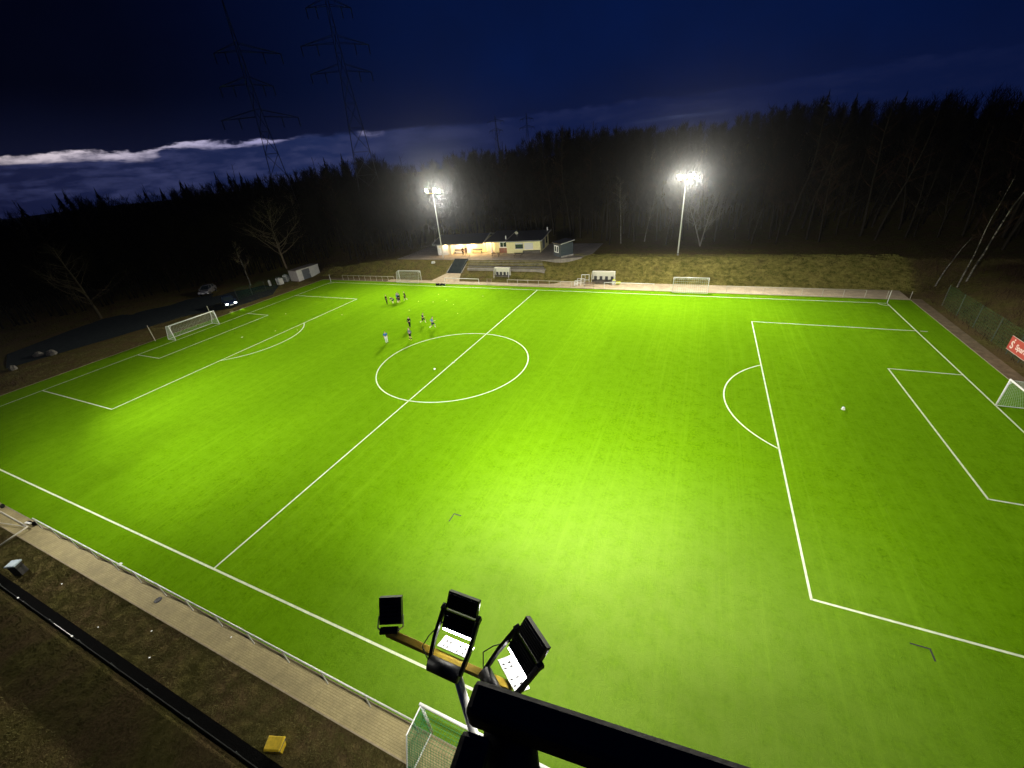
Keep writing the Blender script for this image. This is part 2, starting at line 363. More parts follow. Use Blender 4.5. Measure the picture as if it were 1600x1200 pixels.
# ------------------------------------------------------------------ goals
def netgrid(mb, p00, p10, p11, p01, cell, r):
    p00, p10, p11, p01 = map(Vector, (p00, p10, p11, p01))
    nu = max(2, int(max((p10 - p00).length, (p11 - p01).length) / cell)); nv = max(2, int(max((p01 - p00).length, (p11 - p10).length) / cell))
    for i in range(nu + 1):
        t = i / nu; mb.tube(p00.lerp(p10, t), p01.lerp(p11, t), r, None, 3, False)
    for j in range(nv + 1):
        t = j / nv; mb.tube(p00.lerp(p01, t), p10.lerp(p11, t), r, None, 3, False)
def goal(label, loc, rz, w=7.32, hh=2.44, d0=.9, d1=2.0, cell=.2, r=.006, pr=.06, net='net', metal='white_metal', wheels=False, sag=False, group='football goals around the pitch'):
    """front bar along local x from 0 to w, net goes to local -y"""
    t = thing('football_goal', label, 'goal', loc, rz, group)
    for x in (0, w): MB().tube((x, 0, 0), (x, 0, hh), pr, None, 12).build('goal_post', M[metal], t, True)
    MB().tube((-pr, 0, hh), (w + pr, 0, hh), pr, None, 12).build('crossbar', M[metal], t, True)
    for x in (0, w):
        f = MB(); f.path([(x, 0, hh - .04), (x, -d0, hh - .12), (x, -d1, .04), (x, 0, .04)], pr * .5, 8)
        f.tube((x, 0, hh - .5), (x + (.35 if x == 0 else -.35), 0, hh), pr * .4, None, 6)
        f.build('side_frame', M[metal], t)
    MB().tube((0, -d1, .04), (w, -d1, .04), pr * .5, None, 8).build('rear_bar', M[metal], t)
    n = MB()
    netgrid(n, (0, -d0, hh - .12), (w, -d0, hh - .12), (w, -d1, .06), (0, -d1, .06), cell, r)
    netgrid(n, (0, 0, hh - .05), (w, 0, hh - .05), (w, -d0, hh - .12), (0, -d0, hh - .12), cell, r)
    for x in (0, w): netgrid(n, (x, 0, hh - .05), (x, -d0, hh - .12), (x, -d1, .06), (x, 0, .06), cell, r)
    n.build('net', M[net], t)
    if wheels:
        for x in (.25, .75, w - .75, w - .25):
            wl = MB().tube((x, .35, .16), (x, .43, .16), .16, None, 16).build('wheel', M['tyre'], t)
            MB().tube((x, .33, .16), (x, .45, .16), .05, None, 8).build('hub', M['rim'], wl)
    return t
goal('white full size goal standing on the left goal line near the parked cars', (0, c + 3.66, 0), -PI / 2, cell=.22, r=.008)
goal('white full size goal on the right goal line, cut by the frame', (L, c - 3.66, 0), PI / 2, cell=.14, r=.006)
goal('white portable goal with green net beside the lift basket on the near path', (67.45, -2.05, 0), 0, cell=.12, r=.0065, pr=.06, net='net_green', d0=1.0, d1=1.75)
goal('small white youth goal on the far path left of the stairs', (17.1, 63.1, 0), 0, 5.6, 2.2, .7, 1.3, .3, .012, .05)
goal('small white youth goal on the far path below the right floodlight mast', (72.35, 62.9, 0), 0, 5.2, 2.1, .7, 1.3, .3, .012, .05)
# folded wheeled goal by the near path, frame lying low
t = thing('football_goal', 'old white wheeled goal frame at the left end of the near railing', 'goal', (32.3, -2.65, 0), PI, 'football goals around the pitch')
f = MB().path([(0, 0, .28), (7.3, 0, .28)], .055, 10); f.build('crossbar', M['dull_white'], t, True)
MB().path([(0, 0, .28), (-.15, 1.7, .12)], .055, 10).build('side_frame', M['dull_white'], t, True)
MB().path([(0, 0, .26), (3.6, .75, .3), (7.3, 1.0, .2)], .03, 8).build('diagonal_brace', M['dull_white'], t)
MB().path([(-.15, 1.7, .1), (7.3, 1.8, .1)], .04, 8).build('rear_bar', M['dull_white'], t)
for x in (.35, .95):
    wl = MB().tube((x - .28, -.36 + (x - .35) * .2, .16), (x - .22, -.42 + (x - .35) * .2, .16), .17, None, 14).build('wheel', M['tyre'], t)
wl = MB().tube((5.6, -.42, .16), (5.66, -.36, .16), .17, None, 14).build('wheel', M['tyre'], t)
MB().box((.42, -.2, .3), (.6, .14, .08), .15).build('axle_plate', M['white_metal'], t)

# corner flags
def flag(loc, label, lean=0):
    t = thing('corner_post', label, 'post', loc)
    MB().tube((0, 0, 0), (lean, 0, 1.75), .035, .03, 8).build('pole', M['white_metal'], t)
    MB().tube((0, 0, 0), (0, 0, .06), .09, .05, 10).build('base', M['black_metal'], t)
flag((0, W, 0), 'white corner post at the far left corner of the pitch'); flag((L, W, 0), 'white corner post at the far right corner of the pitch')

# ------------------------------------------------------------------ railings
def railing(label, p, q, n, z=1.05, r=.03, rail=True, m='dull_white', posts=None, group='railings around the pitch', first=0, nr=None):
    p = Vector(p); q = Vector(q); t = thing('railing', label, 'railing', p, 0, group); d = q - p
    if rail: MB().tube((0, 0, z), d + Vector((0, 0, z)), r, None, 8).build('rail', M[m], t, True)
    for i in range(n):
        if nr and i in nr: continue
        x = d * (i / (n - 1)); MB().tube(x, x + Vector((0, 0, z)), r * .9, None, 8).build('post', M[m], t)
    return t
railing('long white tube railing along the near path, bottom left', (33.2, -2.28, 0), (66.9, -2.28, 0), 14, 1.1, .036, m='galv')
railing('row of white posts with a dim rail by the far left corner', (1.6, 62.3, 0), (16.2, 62.3, 0), 10, 1.05, .035)
railing('short bright railing left of the stairs foot', (28.9, 62.4, 0), (36.7, 62.4, 0), 3, 1.05, .05, m='white_metal', nr=(1,))
railing('railing of many posts between the two dugouts', (42.8, 62.5, 0), (57.5, 62.4, 0), 8, 1.05, .035)
railing('bright single rail right of the right dugout', (61.2, 62.5, 0), (69.4, 62.5, 0), 3, 1.05, .05, m='white_metal', nr=(1,))
railing('railing from the right youth goal to the far right corner', (80.2, 62.4, 0), (97.5, 62.35, 0), 8, 1.05, .03)
for x in (99.9, 102.4):
    t = thing('railing_post', 'lone white railing post ' + ('just left of the far right corner post' if x < 100 else 'outside the far right corner'), 'post', (x, 62.3, 0), 0)
    MB().tube((0, 0, 0), (0, 0, 1.05), .03, None, 8).build('shaft', M['dull_white'], t); MB().tube((0, 0, 1.03), (0, 0, 1.07), .034, .02, 8).build('cap', M['dull_white'], t)

# dark fence along the near side
t = thing('fence', 'low dark mesh fence with two white post caps, bottom left corner', 'fence', (22, -5.78, 0))
n = MB(); n.box((20.5, 0, .27), (41, .03, .46)); n.build('mesh_panel', M['dark_fence'], t)
MB().tube((0, 0, .52), (41, 0, .52), .012, None, 6).build('top_rail', M['dark_fence'], t)
for i in range(14):
    x = i * 3.2 - .3 + .2
    p_ = MB().box((x, .03, .27), (.04, .04, .54)).build('post', M['fence_post'], t)
for x in (18.5, 24.9): MB().box((x, .0, .56), (.12, .08, .04)).build('post_cap', M['white_plate'], t)
MB().tube((22.9, .0, .56), (24.8, 0, .56), .012, None, 6).build('cable', M['white_plate'], t)

# ------------------------------------------------------------------ floodlight masts
def panel(parent, c, nrm, side, w, hh, lens='lens'):
    """one LED flood: dark ribbed housing with a lit lens on its front face. nrm = beam direction, side = width direction"""
    nrm = Vector(nrm).normalized(); side = Vector(side).normalized(); upv = nrm.cross(side).normalized()
    Mm = Matrix((side, upv, nrm)).transposed(); c = Vector(c)
    hm = MB(); hm.box(c, (w, hh, .07), M=Mm)
    for k in range(6): hm.box(c - nrm * .05 + upv * ((k - 2.5) * hh / 6.5), (w * .9, .012, .04), M=Mm)
    ho = hm.build('floodlight', M['black_metal'], parent)
    fr_ = MB()
    for k in (-1, 1): fr_.box(c + nrm * .05 + side * (k * w * .485), (w * .03, hh, .05), M=Mm); fr_.box(c + nrm * .05 + upv * (k * hh * .475), (w, hh * .05, .05), M=Mm)
    fr_.build('frame', M['black_metal'], ho)
    e1, e2, cc_ = side * w * .46, upv * hh * .44, c + nrm * .042
    MB().add([cc_ - e1 - e2, cc_ + e1 - e2, cc_ + e1 + e2, cc_ - e1 + e2], [(0, 1, 2, 3)]).build('lens', M[lens], ho)
    return ho
def area(parent, c, nrm, w, hh, power, col=(1, .97, .88), spread=84):
    l = bpy.data.lights.new('flood_beam', 'AREA'); l.shape = 'RECTANGLE'; l.size = w; l.size_y = hh; l.energy = power; l.color = col; l.spread = math.radians(spread)
    o = bpy.data.objects.new('flood_beam', l); C.objects.link(o); o.parent = parent; o.location = c
    o.rotation_euler = Vector(nrm).to_track_quat('-Z', 'Y').to_euler(); return o
POW = 4300; MID = 1350; WIDE = 480
def lights(t, c, nm, az_, w, hh, k, col, wk=1.0):     # throw of one lamp head: long, middle and short optics
    area(t, c + nm * .16, aim(az_ - 9, 19), w, hh, POW * .5 * k, col, 72)
    area(t, c + nm * .165, aim(az_ + 9, 21), w, hh, POW * .5 * k, col, 84)
    area(t, c + nm * .13, aim(az_, 31), w, hh, MID * k, col, 112)
    area(t, c + nm * .12, aim(az_, 44), w, hh, WIDE * k * wk, col, 165)
def aim(azd, down):
    a = math.radians(azd); d = math.radians(down); return Vector((math.sin(a) * math.cos(d), math.cos(a) * math.cos(d), -math.sin(d)))
def mast(label, loc, hh, rz, heads, near=False, warm=False, pw=1.0):
    t = thing('floodlight_mast', label, 'floodlight mast', loc, rz, 'floodlight masts around the pitch')
    MB().tube((0, 0, 0), (0, 0, .5), .16, .15, 16).build('base', M['concrete'], t)
    MB().tube((0, 0, .5), (0, 0, hh), .13, .085, 16).build('pole', M['white_metal'], t, True)
    MB().box((-.30, .12, hh), (2.75, .13, .13)).build('crossarm', M['yellow'], t, bevel=.01)
    for (x, kind, az_, dn, *rest) in heads:
        pw = rest[0] if rest else 1.0
        s = Vector((math.cos(math.radians(az_)), -math.sin(math.radians(az_)), 0)); f_ = Vector((math.sin(math.radians(az_)), math.cos(math.radians(az_)), 0))
        nm = aim(az_, dn); base = Vector((x, .15, hh + .05)); upv = nm.cross(s).normalized()
        if upv.z < 0: upv = -upv
        if kind == 1:
            cc = base + f_ * .28 + Vector((0, 0, .22)); w = .46; ph = .52
            p0 = panel(t, cc, nm, s, w, ph, 'lens_near' if near else 'lens')
            y = MB()
            for sg in (-1, 1): y.path([base + s * sg * .17, base + s * sg * (w / 2 + .03) + f_ * .06, cc + s * sg * (w / 2 + .02) - upv * .1], .014, 6)
            y.beam(base - s * .2, base + s * .2, .07, .02); y.build('bracket', M['galv'], t)
            MB().box(base - f_ * .02 + Vector((0, 0, .03)), (.36, .12, .07), -math.radians(az_)).build('junction_box', M['black_metal'], t)
            lights(t, cc, nm, az_, w, ph, .7 * pw, (1, .97, .88), 1.5 if near else 1)
        else:
            w = .66; ph = .31
            c1 = base + f_ * .44 + Vector((0, 0, .37)); c2 = c1 + upv * .36 + f_ * .0
            y0 = base - f_ * .22
            for cc in (c1, c2): panel(t, cc, nm, s, w, ph, 'lens_near' if near else ('lens_warm' if warm else 'lens'))
            for sg in (-1, 1):
                y = MB(); e = s * sg * (w / 2 + .05)
                y.beam(y0 + e * .86, base + e + f_ * .12 + Vector((0, 0, .22)), .065, .09); y.beam(base + e + f_ * .12 + Vector((0, 0, .22)), (c1 + c2) / 2 + e, .065, .10)
                y.box((c1 + c2) / 2 + e, (.08, .12, .12), -math.radians(az_))
                y.build('yoke_arm', M['black_metal'], t, bevel=.006)
            pl = MB()
            Mp = Matrix((s, f_ * .90 + Vector((0, 0, -.43)), (s.cross(f_ * .90 + Vector((0, 0, -.43)))))).transposed()
            pc = base + f_ * .20 + Vector((0, 0, -.01))
            pl.box(pc, (w * .99, .30, .016), M=Mp); pl.build('mounting_plate', M['white_plate'], t)
            if near:
                for sx_ in (-.32, -.2, .12, .3):
                    for k in range(2): MB().box(pc + s * sx_ * w + f_ * (-.08 + .12 * k) + Vector((0, 0, .012 - .055 * (k - .6))), (.022, .05, .02), M=Mp).build('slot', M['black_metal'], t)
            MB().tube(y0 - s * w * .47, y0 + s * w * .47, .13, None, 18).build('driver_housing', M['black_metal'], t, True)
            MB().path([y0 - s * .34 + Vector((0, 0, .1)), y0 - s * .5 + f_ * .1 + Vector((0, 0, .24)), y0 - s * .46 + f_ * .3 + Vector((0, 0, .3)), c1 - s * .3 + Vector((0, 0, -.02))], .011, 5).build('cable', M['black_metal'], t)
            lowc = base + f_ * .30 + Vector((0, 0, .30)) - upv * .04
            if near:
                st_ = MB().box(c1 - upv * .175 - nm * .02, (w * .9, .035, .03), -math.radians(az_)).build('plate_fill_strip', M['lens_near'], t)  # added emitter, hidden under the lower panel, to brighten the mounting plate
            lights(t, (c1 + c2) / 2, nm, az_, w, ph * 2, pw, (1, .93, .78) if warm else (1, .97, .88), 1.7 if near else 1)
    return t
NEARH = [(-1.62, 1, -23, 37, 1.0), (-.20, 2, 0, 40, 1.15), (.90, 2, 36, 40, .22)]
FARH = [(-1.5, 1, -36, 20, 1.1), (-.75, 2, -25, 17, 1.15), (.85, 2, 20, 17, 1)]
mast('floodlight mast seen from above in front of the lift basket, with a yellow crossarm', (72.2, -4.32, 0), 12.95, 0, NEARH, near=True)
mast('floodlight mast beyond the left end of the near path', (24.0, -4.32, 0), 13.2, 0, [(-1.5, 1, -38, 20, .1), (-.75, 2, 2, 17, .9), (.95, 2, 52, 22, .75)])
mast('lit floodlight mast in front of the clubhouse, left of the two far ones', (23.35, 71.6, 2.4), 13.7, PI, FARH, warm=True)
mast('lit floodlight mast on the far bank right of the clubhouse', (72.05, 74.6, 2.95), 12.5, PI, [(-1.5, 1, -27, 20, 1.6), (-.75, 2, 0, 17, 1.05), (.85, 2, 24, 17, 1.3)], warm=True)

# ------------------------------------------------------------------ lift basket (dark railing corner at the bottom)
t = thing('lift_basket', 'black guard rail corner of a lift basket at the bottom edge', 'lift basket', (75.137, -7.070, 19.3), math.radians(5.5))
X1, Y1, HT = 1.35, -.95, 1.137; s = .042
top = MB(); top.beam((-.024, 0, HT), (X1 + .03, .0, HT), s, s); top.build('front_rail', M['rail_paint'], t, bevel=.008)
MB().beam((.0, -.034, HT), (0, Y1, HT), s * .95, s * .96).build('side_rail', M['rail_paint'], t, bevel=.008)
MB().beam((X1, -.034, HT), (X1, Y1, HT), s * .95, s * .96).build('side_rail', M['rail_paint'], t, bevel=.008)
MB().beam((-.03, Y1 - .034, HT), (X1 + .03, Y1 - .034, HT), s, s).build('rear_rail', M['rail_paint'], t, bevel=.008)
for x, y in ((.03, -.012), (X1, 0), (.03, Y1), (X1, Y1)): MB().tube((x, y, .03), (x, y, HT - .024), .034, None, 16).build('post', M['rail_paint'], t, True)
m_ = MB()
for zz in (.55,): m_.path([(0, 0, zz), (X1, 0, zz), (X1, Y1, zz), (0, Y1, zz), (0, 0, zz)], .02, 10)
m_.build('mid_rail', M['rail_paint'], t)
MB().box((X1 / 2, Y1 / 2, 0), (X1 + .1, -Y1 + .1, .05)).build('floor', M['concrete_dark'], t)
MB().beam((X1 / 2, Y1 - .1, -.05), (X1 / 2, Y1 - 7, -19.2), .35, .4).build('boom', M['rail_paint'], t)

# ------------------------------------------------------------------ small things on the near side
t = thing('grit_bin', 'yellow grit bin with a dark band on the grass, bottom edge', 'grit bin', (61.6, -4.95, 0), .35)
bd = MB(); t.scale = (.8,) * 3; a_, b_ = .38, .26; bd.add([(-a_ * .8, -b_ * .8, 0), (a_ * .8, -b_ * .8, 0), (a_ * .8, b_ * .8, 0), (-a_ * .8, b_ * .8, 0), (-a_, -b_, .52), (a_, -b_, .52), (a_, b_, .52), (-a_, b_, .52)],
       [(3, 2, 1, 0), (4, 5, 6, 7), (0, 1, 5, 4), (1, 2, 6, 5), (2, 3, 7, 6), (3, 0, 4, 7)])
bd.build('body', M['yellow_plastic'], t, bevel=.02)
MB().box((0, 0, .56), (.84, .60, .09)).build('band', M['blue_band'], t)
l_ = MB(); l_.add([(-.45, -.33, .60), (.45, -.33, .60), (.45, .33, .60), (-.45, .33, .60), (-.40, -.27, .76), (.40, -.27, .72), (.40, .27, .80), (-.40, .27, .84)],
       [(3, 2, 1, 0), (4, 5, 6, 7), (0, 1, 5, 4), (1, 2, 6, 5), (2, 3, 7, 6), (3, 0, 4, 7)]); l_.build('lid', M['yellow_plastic'], t, bevel=.03)
for x in (-.2, .2): MB().box((x, -.34, .62), (.08, .03, .06)).build('hinge', M['black_metal'], t)
t = thing('litter_bin', 'dark litter bin with a pale blue grey lid on the grass at the left edge', 'litter bin', (37.2, -4.75, 0), .5)
MB().box((0, 0, .42), (.48, .46, .84)).build('body', M['bin_body'], t, bevel=.02)
MB().box((0, 0, .90), (.62, .58, .12)).build('lid', M['bin_lid'], t, bevel=.04)
t = thing('drain_cover', 'small dark drain cover on the near path', 'drain cover', (48.55, -2.62, .012))
MB().tube((0, 0, -.01), (0, 0, .012), .20, None, 20).build('lid', M['drain'], t)
dd = MB()
for k in range(5): dd.box((0, (k - 2) * .07, .016), (.28, .02, .01))
dd.build('grate', M['black_metal'], t)
def lmark(x, y, rz, lab):
    tag(MB().add([(0, 0, .012), (.75, 0, .012), (.75, .07, .012), (.07, .07, .012), (.07, .6, .012), (0, .6, .012)], [(0, 1, 2, 3, 4, 5)]).build('pitch_mark', M['drain'], loc=(x, y, 0)), lab, 'pitch mark').rotation_euler.z = rz
lmark(62.1, 9.0, -PI / 2, 'small dark corner mark on the turf above the near mast'); lmark(87.3, 9.0, -PI, 'small dark corner mark on the turf below the right penalty area')
# crumbs of litter
for i, (x, y, lab) in enumerate(((41.1, -4.2, 'white'), (50.3, -3.9, 'white'), (55.0, -2.5, 'white'), (47.0, -4.9, 'white'), (51.8, -4.8, 'white'))):
    tag(MB().box((0, 0, .02), (.07, .05, .03), i).build('litter_scrap', M['white_plate'], loc=(x, y, gz1(x, y))), 'tiny white scrap of litter on the grass of the near side', 'litter', 'litter scraps on the near grass')
tag(MB().add([(-.18, -.1, 0), (.2, -.06, 0), (.1, .14, 0), (-.1, .12, .0), (0, 0, .12)], [(0, 1, 4), (1, 2, 4), (2, 3, 4), (3, 0, 4), (3, 2, 1, 0)]).build('litter_scrap', M['white_plate'], loc=(43.1, -2.0, .01)), 'white crumpled paper against the near railing at the turf edge', 'litter')

# balls and marker discs
def ball(x, y, lab): 
    bpy_me = MB(); n = 10
    for i in range(n):
        for j in range(6):
            vs = [(.11 * math.sin(PI * jj / 6) * math.cos(2 * PI * iii / n), .11 * math.sin(PI * jj / 6) * math.sin(2 * PI * iii / n), .11 + .11 * math.cos(PI * jj / 6)) for iii, jj in ((i, j), (i, j + 1), (i + 1, j + 1), (i + 1, j))]
            bpy_me.add(vs, [(0, 1, 2, 3)])
    tag(bpy_me.build('football', M['ball'], smooth=True, loc=(x, y, .01)), lab, 'ball', 'footballs on the pitch')
ball(48.5, 27.8, 'white football inside the centre circle left of the halfway line'); ball(88.4, 30.1, 'white football inside the right penalty area')
disc0 = None
for i, (x, y) in enumerate(((31.6, 46.2), (30.3, 50.8), (31.8, 55.2), (33.4, 50.9), (41.1, 46.2), (41.1, 55.3), (18.2, 34.5), (14.5, 33.4), (20.5, 42), (8.5, 40.5), (35.5, 52), (38, 50.2))):
    if disc0 is None:
        disc0 = MB().tube((0, 0, 0), (0, 0, .05), .09, .04, 14).build('marker_disc', M['cone_w'], loc=(x, y, .01)); o = disc0
    else: o = disc0.copy(); C.objects.link(o); o.location = (x, y, .01)
    tag(o, 'small pale training marker disc on the left half of the turf', 'marker disc', 'training marker discs')

# ------------------------------------------------------------------ people
def skinned(name, pts, edges, rad, m, parent, lv=1):
    me = bpy.data.meshes.new(name); me.from_pydata([tuple(p) for p in pts], edges, []); me.materials.append(m)
    o = bpy.data.objects.new(name, me); C.objects.link(o); o.parent = parent
    sk = o.modifiers.new('skin', 'SKIN'); sk.use_smooth_shade = True
    for i, r in enumerate(rad): me.skin_vertices[0].data[i].radius = (r, r)
    for d in me.skin_vertices[0].data: d.use_root = False
    me.skin_vertices[0].data[0].use_root = True
    ss = o.modifiers.new('sub', 'SUBSURF'); ss.levels = lv; ss.render_levels = lv
    return o
def person(label, loc, rz, top, legs, pose='stand', scale=1.0, sleeves='long', socks=None, hairc='hair', cat='person', group=None, hold=None):
    t = thing('person', label, cat, loc, rz, group); t.scale = (scale,) * 3
    P_ = [(0, 0, .95), (0, 0, 1.13), (0, 0, 1.36), (0, .0, 1.50), (0, .01, 1.58), (0, .02, 1.68), (0, .01, 1.76), (0, .115, 1.66)]
    Rr = [.125, .115, .135, .055, .072, .088, .062, .012]; E_ = [(0, 1), (1, 2), (2, 3), (3, 4), (4, 5), (5, 6), (5, 7)]
    lean = 0
    if pose == 'stand': leg = {-1: ((-.10, .02, .5), (-.11, -.02, .09)), 1: ((.10, .03, .5), (.12, .02, .09))}; arm = {-1: ((-.26, -.03, 1.16), (-.25, .08, .93)), 1: ((.26, -.03, 1.16), (.25, .08, .93))}
    elif pose == 'walk': leg = {-1: ((-.10, .16, .52), (-.10, .22, .10)), 1: ((.10, -.02, .50), (.10, -.30, .16))}; arm = {-1: ((-.25, -.12, 1.17), (-.24, -.08, .95)), 1: ((.25, .08, 1.17), (.22, .28, 1.02))}; lean = .05
    elif pose == 'run': leg = {-1: ((-.10, .34, .62), (-.10, .32, .20)), 1: ((.10, -.10, .52), (.10, -.48, .34))}; arm = {-1: ((-.25, -.22, 1.2), (-.24, -.06, 1.02)), 1: ((.25, .14, 1.2), (.18, .36, 1.22))}; lean = .14
    elif pose == 'hips': leg = {-1: ((-.13, .02, .5), (-.18, -.02, .09)), 1: ((.13, .03, .5), (.18, .02, .09))}; arm = {-1: ((-.38, -.06, 1.18), (-.20, .06, 1.02)), 1: ((.38, -.06, 1.18), (.20, .06, 1.02))}
    else:  # crouch: bent forward, hands towards the ground
        leg = {-1: ((-.14, .20, .48), (-.13, -.02, .09)), 1: ((.14, .22, .46), (.13, .0, .09))}; arm = {-1: ((-.22, .42, .82), (-.16, .52, .58)), 1: ((.22, .42, .82), (.16, .52, .58))}
        P_ = [(0, -.12, .78), (0, .02, .92), (0, .22, 1.04), (0, .34, 1.12), (0, .39, 1.17), (0, .46, 1.22), (0, .52, 1.27), (0, .54, 1.15)]
    if lean: P_ = [(x, y + lean * max(0, z - .9) / .8, z) for x, y, z in P_]
    ch = Vector(P_[2]); pv = Vector(P_[0])
    legchain = {}; armchain = {}
    for sg in (-1, 1):
        hip = pv + Vector((sg * .09, 0, -.05)); kn, an = leg[sg]; b0 = len(P_)
        toe = (an[0] + sg * .03, an[1] + .17, max(.03, an[2] - .06))
        P_ += [tuple(hip), kn, ((kn[0] + an[0]) / 2, (kn[1] + an[1]) / 2 - .02, (kn[2] + an[2]) / 2 + .05), an, toe]; Rr += [.095, .062, .058, .040, .034]
        E_ += [(0, b0), (b0, b0 + 1), (b0 + 1, b0 + 2), (b0 + 2, b0 + 3), (b0 + 3, b0 + 4)]; legchain[sg] = b0
        shd = ch + Vector((sg * .17, 0, .06)); el, wr = arm[sg]; b1 = len(P_); w = Vector(wr); dr = (w - Vector(el)).normalized()
        palm = w + dr * .06
        P_ += [tuple(shd), el, wr, tuple(palm)]; Rr += [.060, .043, .030, .030]
        E_ += [(2, b1), (b1, b1 + 1), (b1 + 1, b1 + 2), (b1 + 2, b1 + 3)]; armchain[sg] = b1
        sd = dr.cross(Vector((sg, .3, 0))).normalized()
        for k, ll in ((-1.5, .055), (-.5, .075), (.5, .080), (1.5, .070)):
            b2 = len(P_); q0 = palm + sd * k * .020 + dr * .03; q1 = q0 + dr * ll * .5 + Vector((-sg * .006, 0, 0)); q2 = q1 + dr * ll * .45 + Vector((-sg * .016, 0, 0))
            P_ += [tuple(q0), tuple(q1), tuple(q2)]; Rr += [.010, .009, .008]; E_ += [(b1 + 3, b2), (b2, b2 + 1), (b2 + 1, b2 + 2)]
        b2 = len(P_); q0 = w + dr * .03 + sd * .035; P_ += [tuple(q0), tuple(q0 + dr * .04 + sd * .02)]; Rr += [.011, .009]; E_ += [(b1 + 2, b2), (b2, b2 + 1)]
    skinned('body', P_, E_, Rr, M['skin'], t)
    def cloth(name, idx, edges, extra, m):
        mp_ = {j: i for i, j in enumerate(idx)}
        skinned(name, [P_[j] for j in idx], [(mp_[a], mp_[b]) for a, b in edges], [Rr[j] + extra for j in idx], m, t)
    idx = [0, 1, 2]; ed = [(0, 1), (1, 2)]
    for sg in (-1, 1):
        b1 = armchain[sg]; idx += [b1, b1 + 1]; ed += [(2, b1), (b1, b1 + 1)]
        if sleeves == 'long': idx.append(b1 + 2); ed.append((b1 + 1, b1 + 2))
    cloth('jacket' if sleeves == 'long' else 'shirt', idx, ed, .018, CL[top])
    idx = [0]; ed = []
    for sg in (-1, 1):
        b0 = legchain[sg]; idx += [b0, b0 + 1]; ed += [(0, b0), (b0, b0 + 1)]
        if socks is None: idx += [b0 + 2, b0 + 3]; ed += [(b0 + 1, b0 + 2), (b0 + 2, b0 + 3)]
    cloth('trousers' if socks is None else 'shorts', idx, ed, .014, CL[legs])
    if socks:
        for sg in (-1, 1):
            b0 = legchain[sg]; cloth('sock', [b0 + 2, b0 + 3], [(b0 + 2, b0 + 3)], .012, CL[socks])
    for sg in (-1, 1):
        b0 = legchain[sg]; cloth('shoe', [b0 + 3, b0 + 4], [(b0 + 3, b0 + 4)], .012, CL['black'] if socks is None else CL['yellow'])
    hd = [Vector(P_[5]) + Vector((0, -.03, .03)), Vector(P_[6]) + Vector((0, -.015, .012))]
    skinned('hair', hd, [(0, 1)], [.086, .06], M['hair'], t)
    for sg in (-1, 1):
        e = Vector(P_[5]) + Vector((sg * .032, .082, .0)); MB().box(e, (.02, .01, .01)).build('eye', CL['black'], t)
    return t
person('adult in a blue shirt and pale trousers at the left edge of the lower group', (37.08, 33.34, 0), -2.2, 'blue', 'white', 'stand', 1.0, 'short')
person('adult all in black standing behind the dark jacketed one', (36.84, 39.16, 0), .4, 'black', 'black', 'walk', .98)
person('adult in a dark jacket and dark shorts with pale shoes nearest the centre circle', (39.87, 35.08, 0), 2.8, 'grey', 'black', 'hips', 1.02, 'long', 'black')
person('player running in a dark blue shirt with pale socks, middle of the lower group', (38.04, 41.0, 0), -1.2, 'navy', 'black', 'run', .97, 'short', 'white')
person('player in a light blue shirt striding with white socks, right of the lower group', (40.81, 39.41, 0), -.9, 'lightblue', 'navy', 'run', 1.06, 'short', 'white')
person('coach in dark clothes standing apart at the left of the far group', (25.1, 48.5, 0), -1.3, 'black', 'black', 'stand', 1.0)
person('player in navy bending down in front of the far group', (26.1, 49.0, 0), 1.9, 'navy', 'navy', 'crouch', .95, 'short', 'white')
person('player in light blue at the back of the far group', (26.3, 50.3, 0), -2.6, 'lightblue', 'darkgreen', 'stand', 1.0, 'short', 'white')
person('player in a blue shirt at the centre of the far group', (26.75, 49.5, 0), 2.4, 'blue', 'navy', 'hips', 1.0, 'short', 'white')
person('player in dark green and black at the right of the far group', (27.3, 49.3, 0), 1.2, 'darkgreen', 'black', 'stand', 1.02, 'long', 'yellow')
person('player in black with pale socks at the right edge of the far group', (27.5, 50.8, 0), 2.0, 'black', 'black', 'walk', 1.0, 'long', 'white')
person('person in dark clothes, left of the two under the clubhouse porch', (27.2, 73.9, 3.05), 3.0, 'black', 'black', 'stand', 1.0)
person('person in a dark coat, right of the two under the clubhouse porch', (28.0, 74.0, 3.05), 3.4, 'navy', 'black', 'stand', 1.04)

# kit bags on the far touchline
def kitbag(loc, rz, lab, m, sc=1):
    t = thing('kit_bag', lab, 'bag', loc, rz, 'kit bags on the far touchline')
    b = MB(); n = 12; prof = [(-.36, .10), (-.32, .17), (0, .19), (.32, .17), (.36, .10)]
    for (x0, r0), (x1, r1) in zip(prof, prof[1:]): b.tube((x0 * sc, 0, .17 * sc), (x1 * sc, 0, .17 * sc), r0 * sc, r1 * sc, n)
    b.build('body', m, t, True)
    MB().path([(-.15 * sc, .05, .33 * sc), (-.08 * sc, .02, .47 * sc), (.10 * sc, 0, .47 * sc), (.16 * sc, .05, .33 * sc)], .015, 5).build('handle', CL['black'], t)
    MB().box((.37 * sc, 0, .17 * sc), (.03, .18 * sc, .14 * sc)).build('end_pocket', CL['white'], t)
kitbag((28.2, 60.75, .01), .3, 'black kit bag on the far touchline, left one of the heap', CL['black'], 1.15)
kitbag((28.95, 60.9, .01), 1.5, 'black kit bag with pale end on the far touchline, middle of the heap', CL['black'], 1.0)
kitbag((29.6, 60.8, .01), -.2, 'dark green kit bag on the far touchline, right one of the heap', CL['darkgreen'], .95)

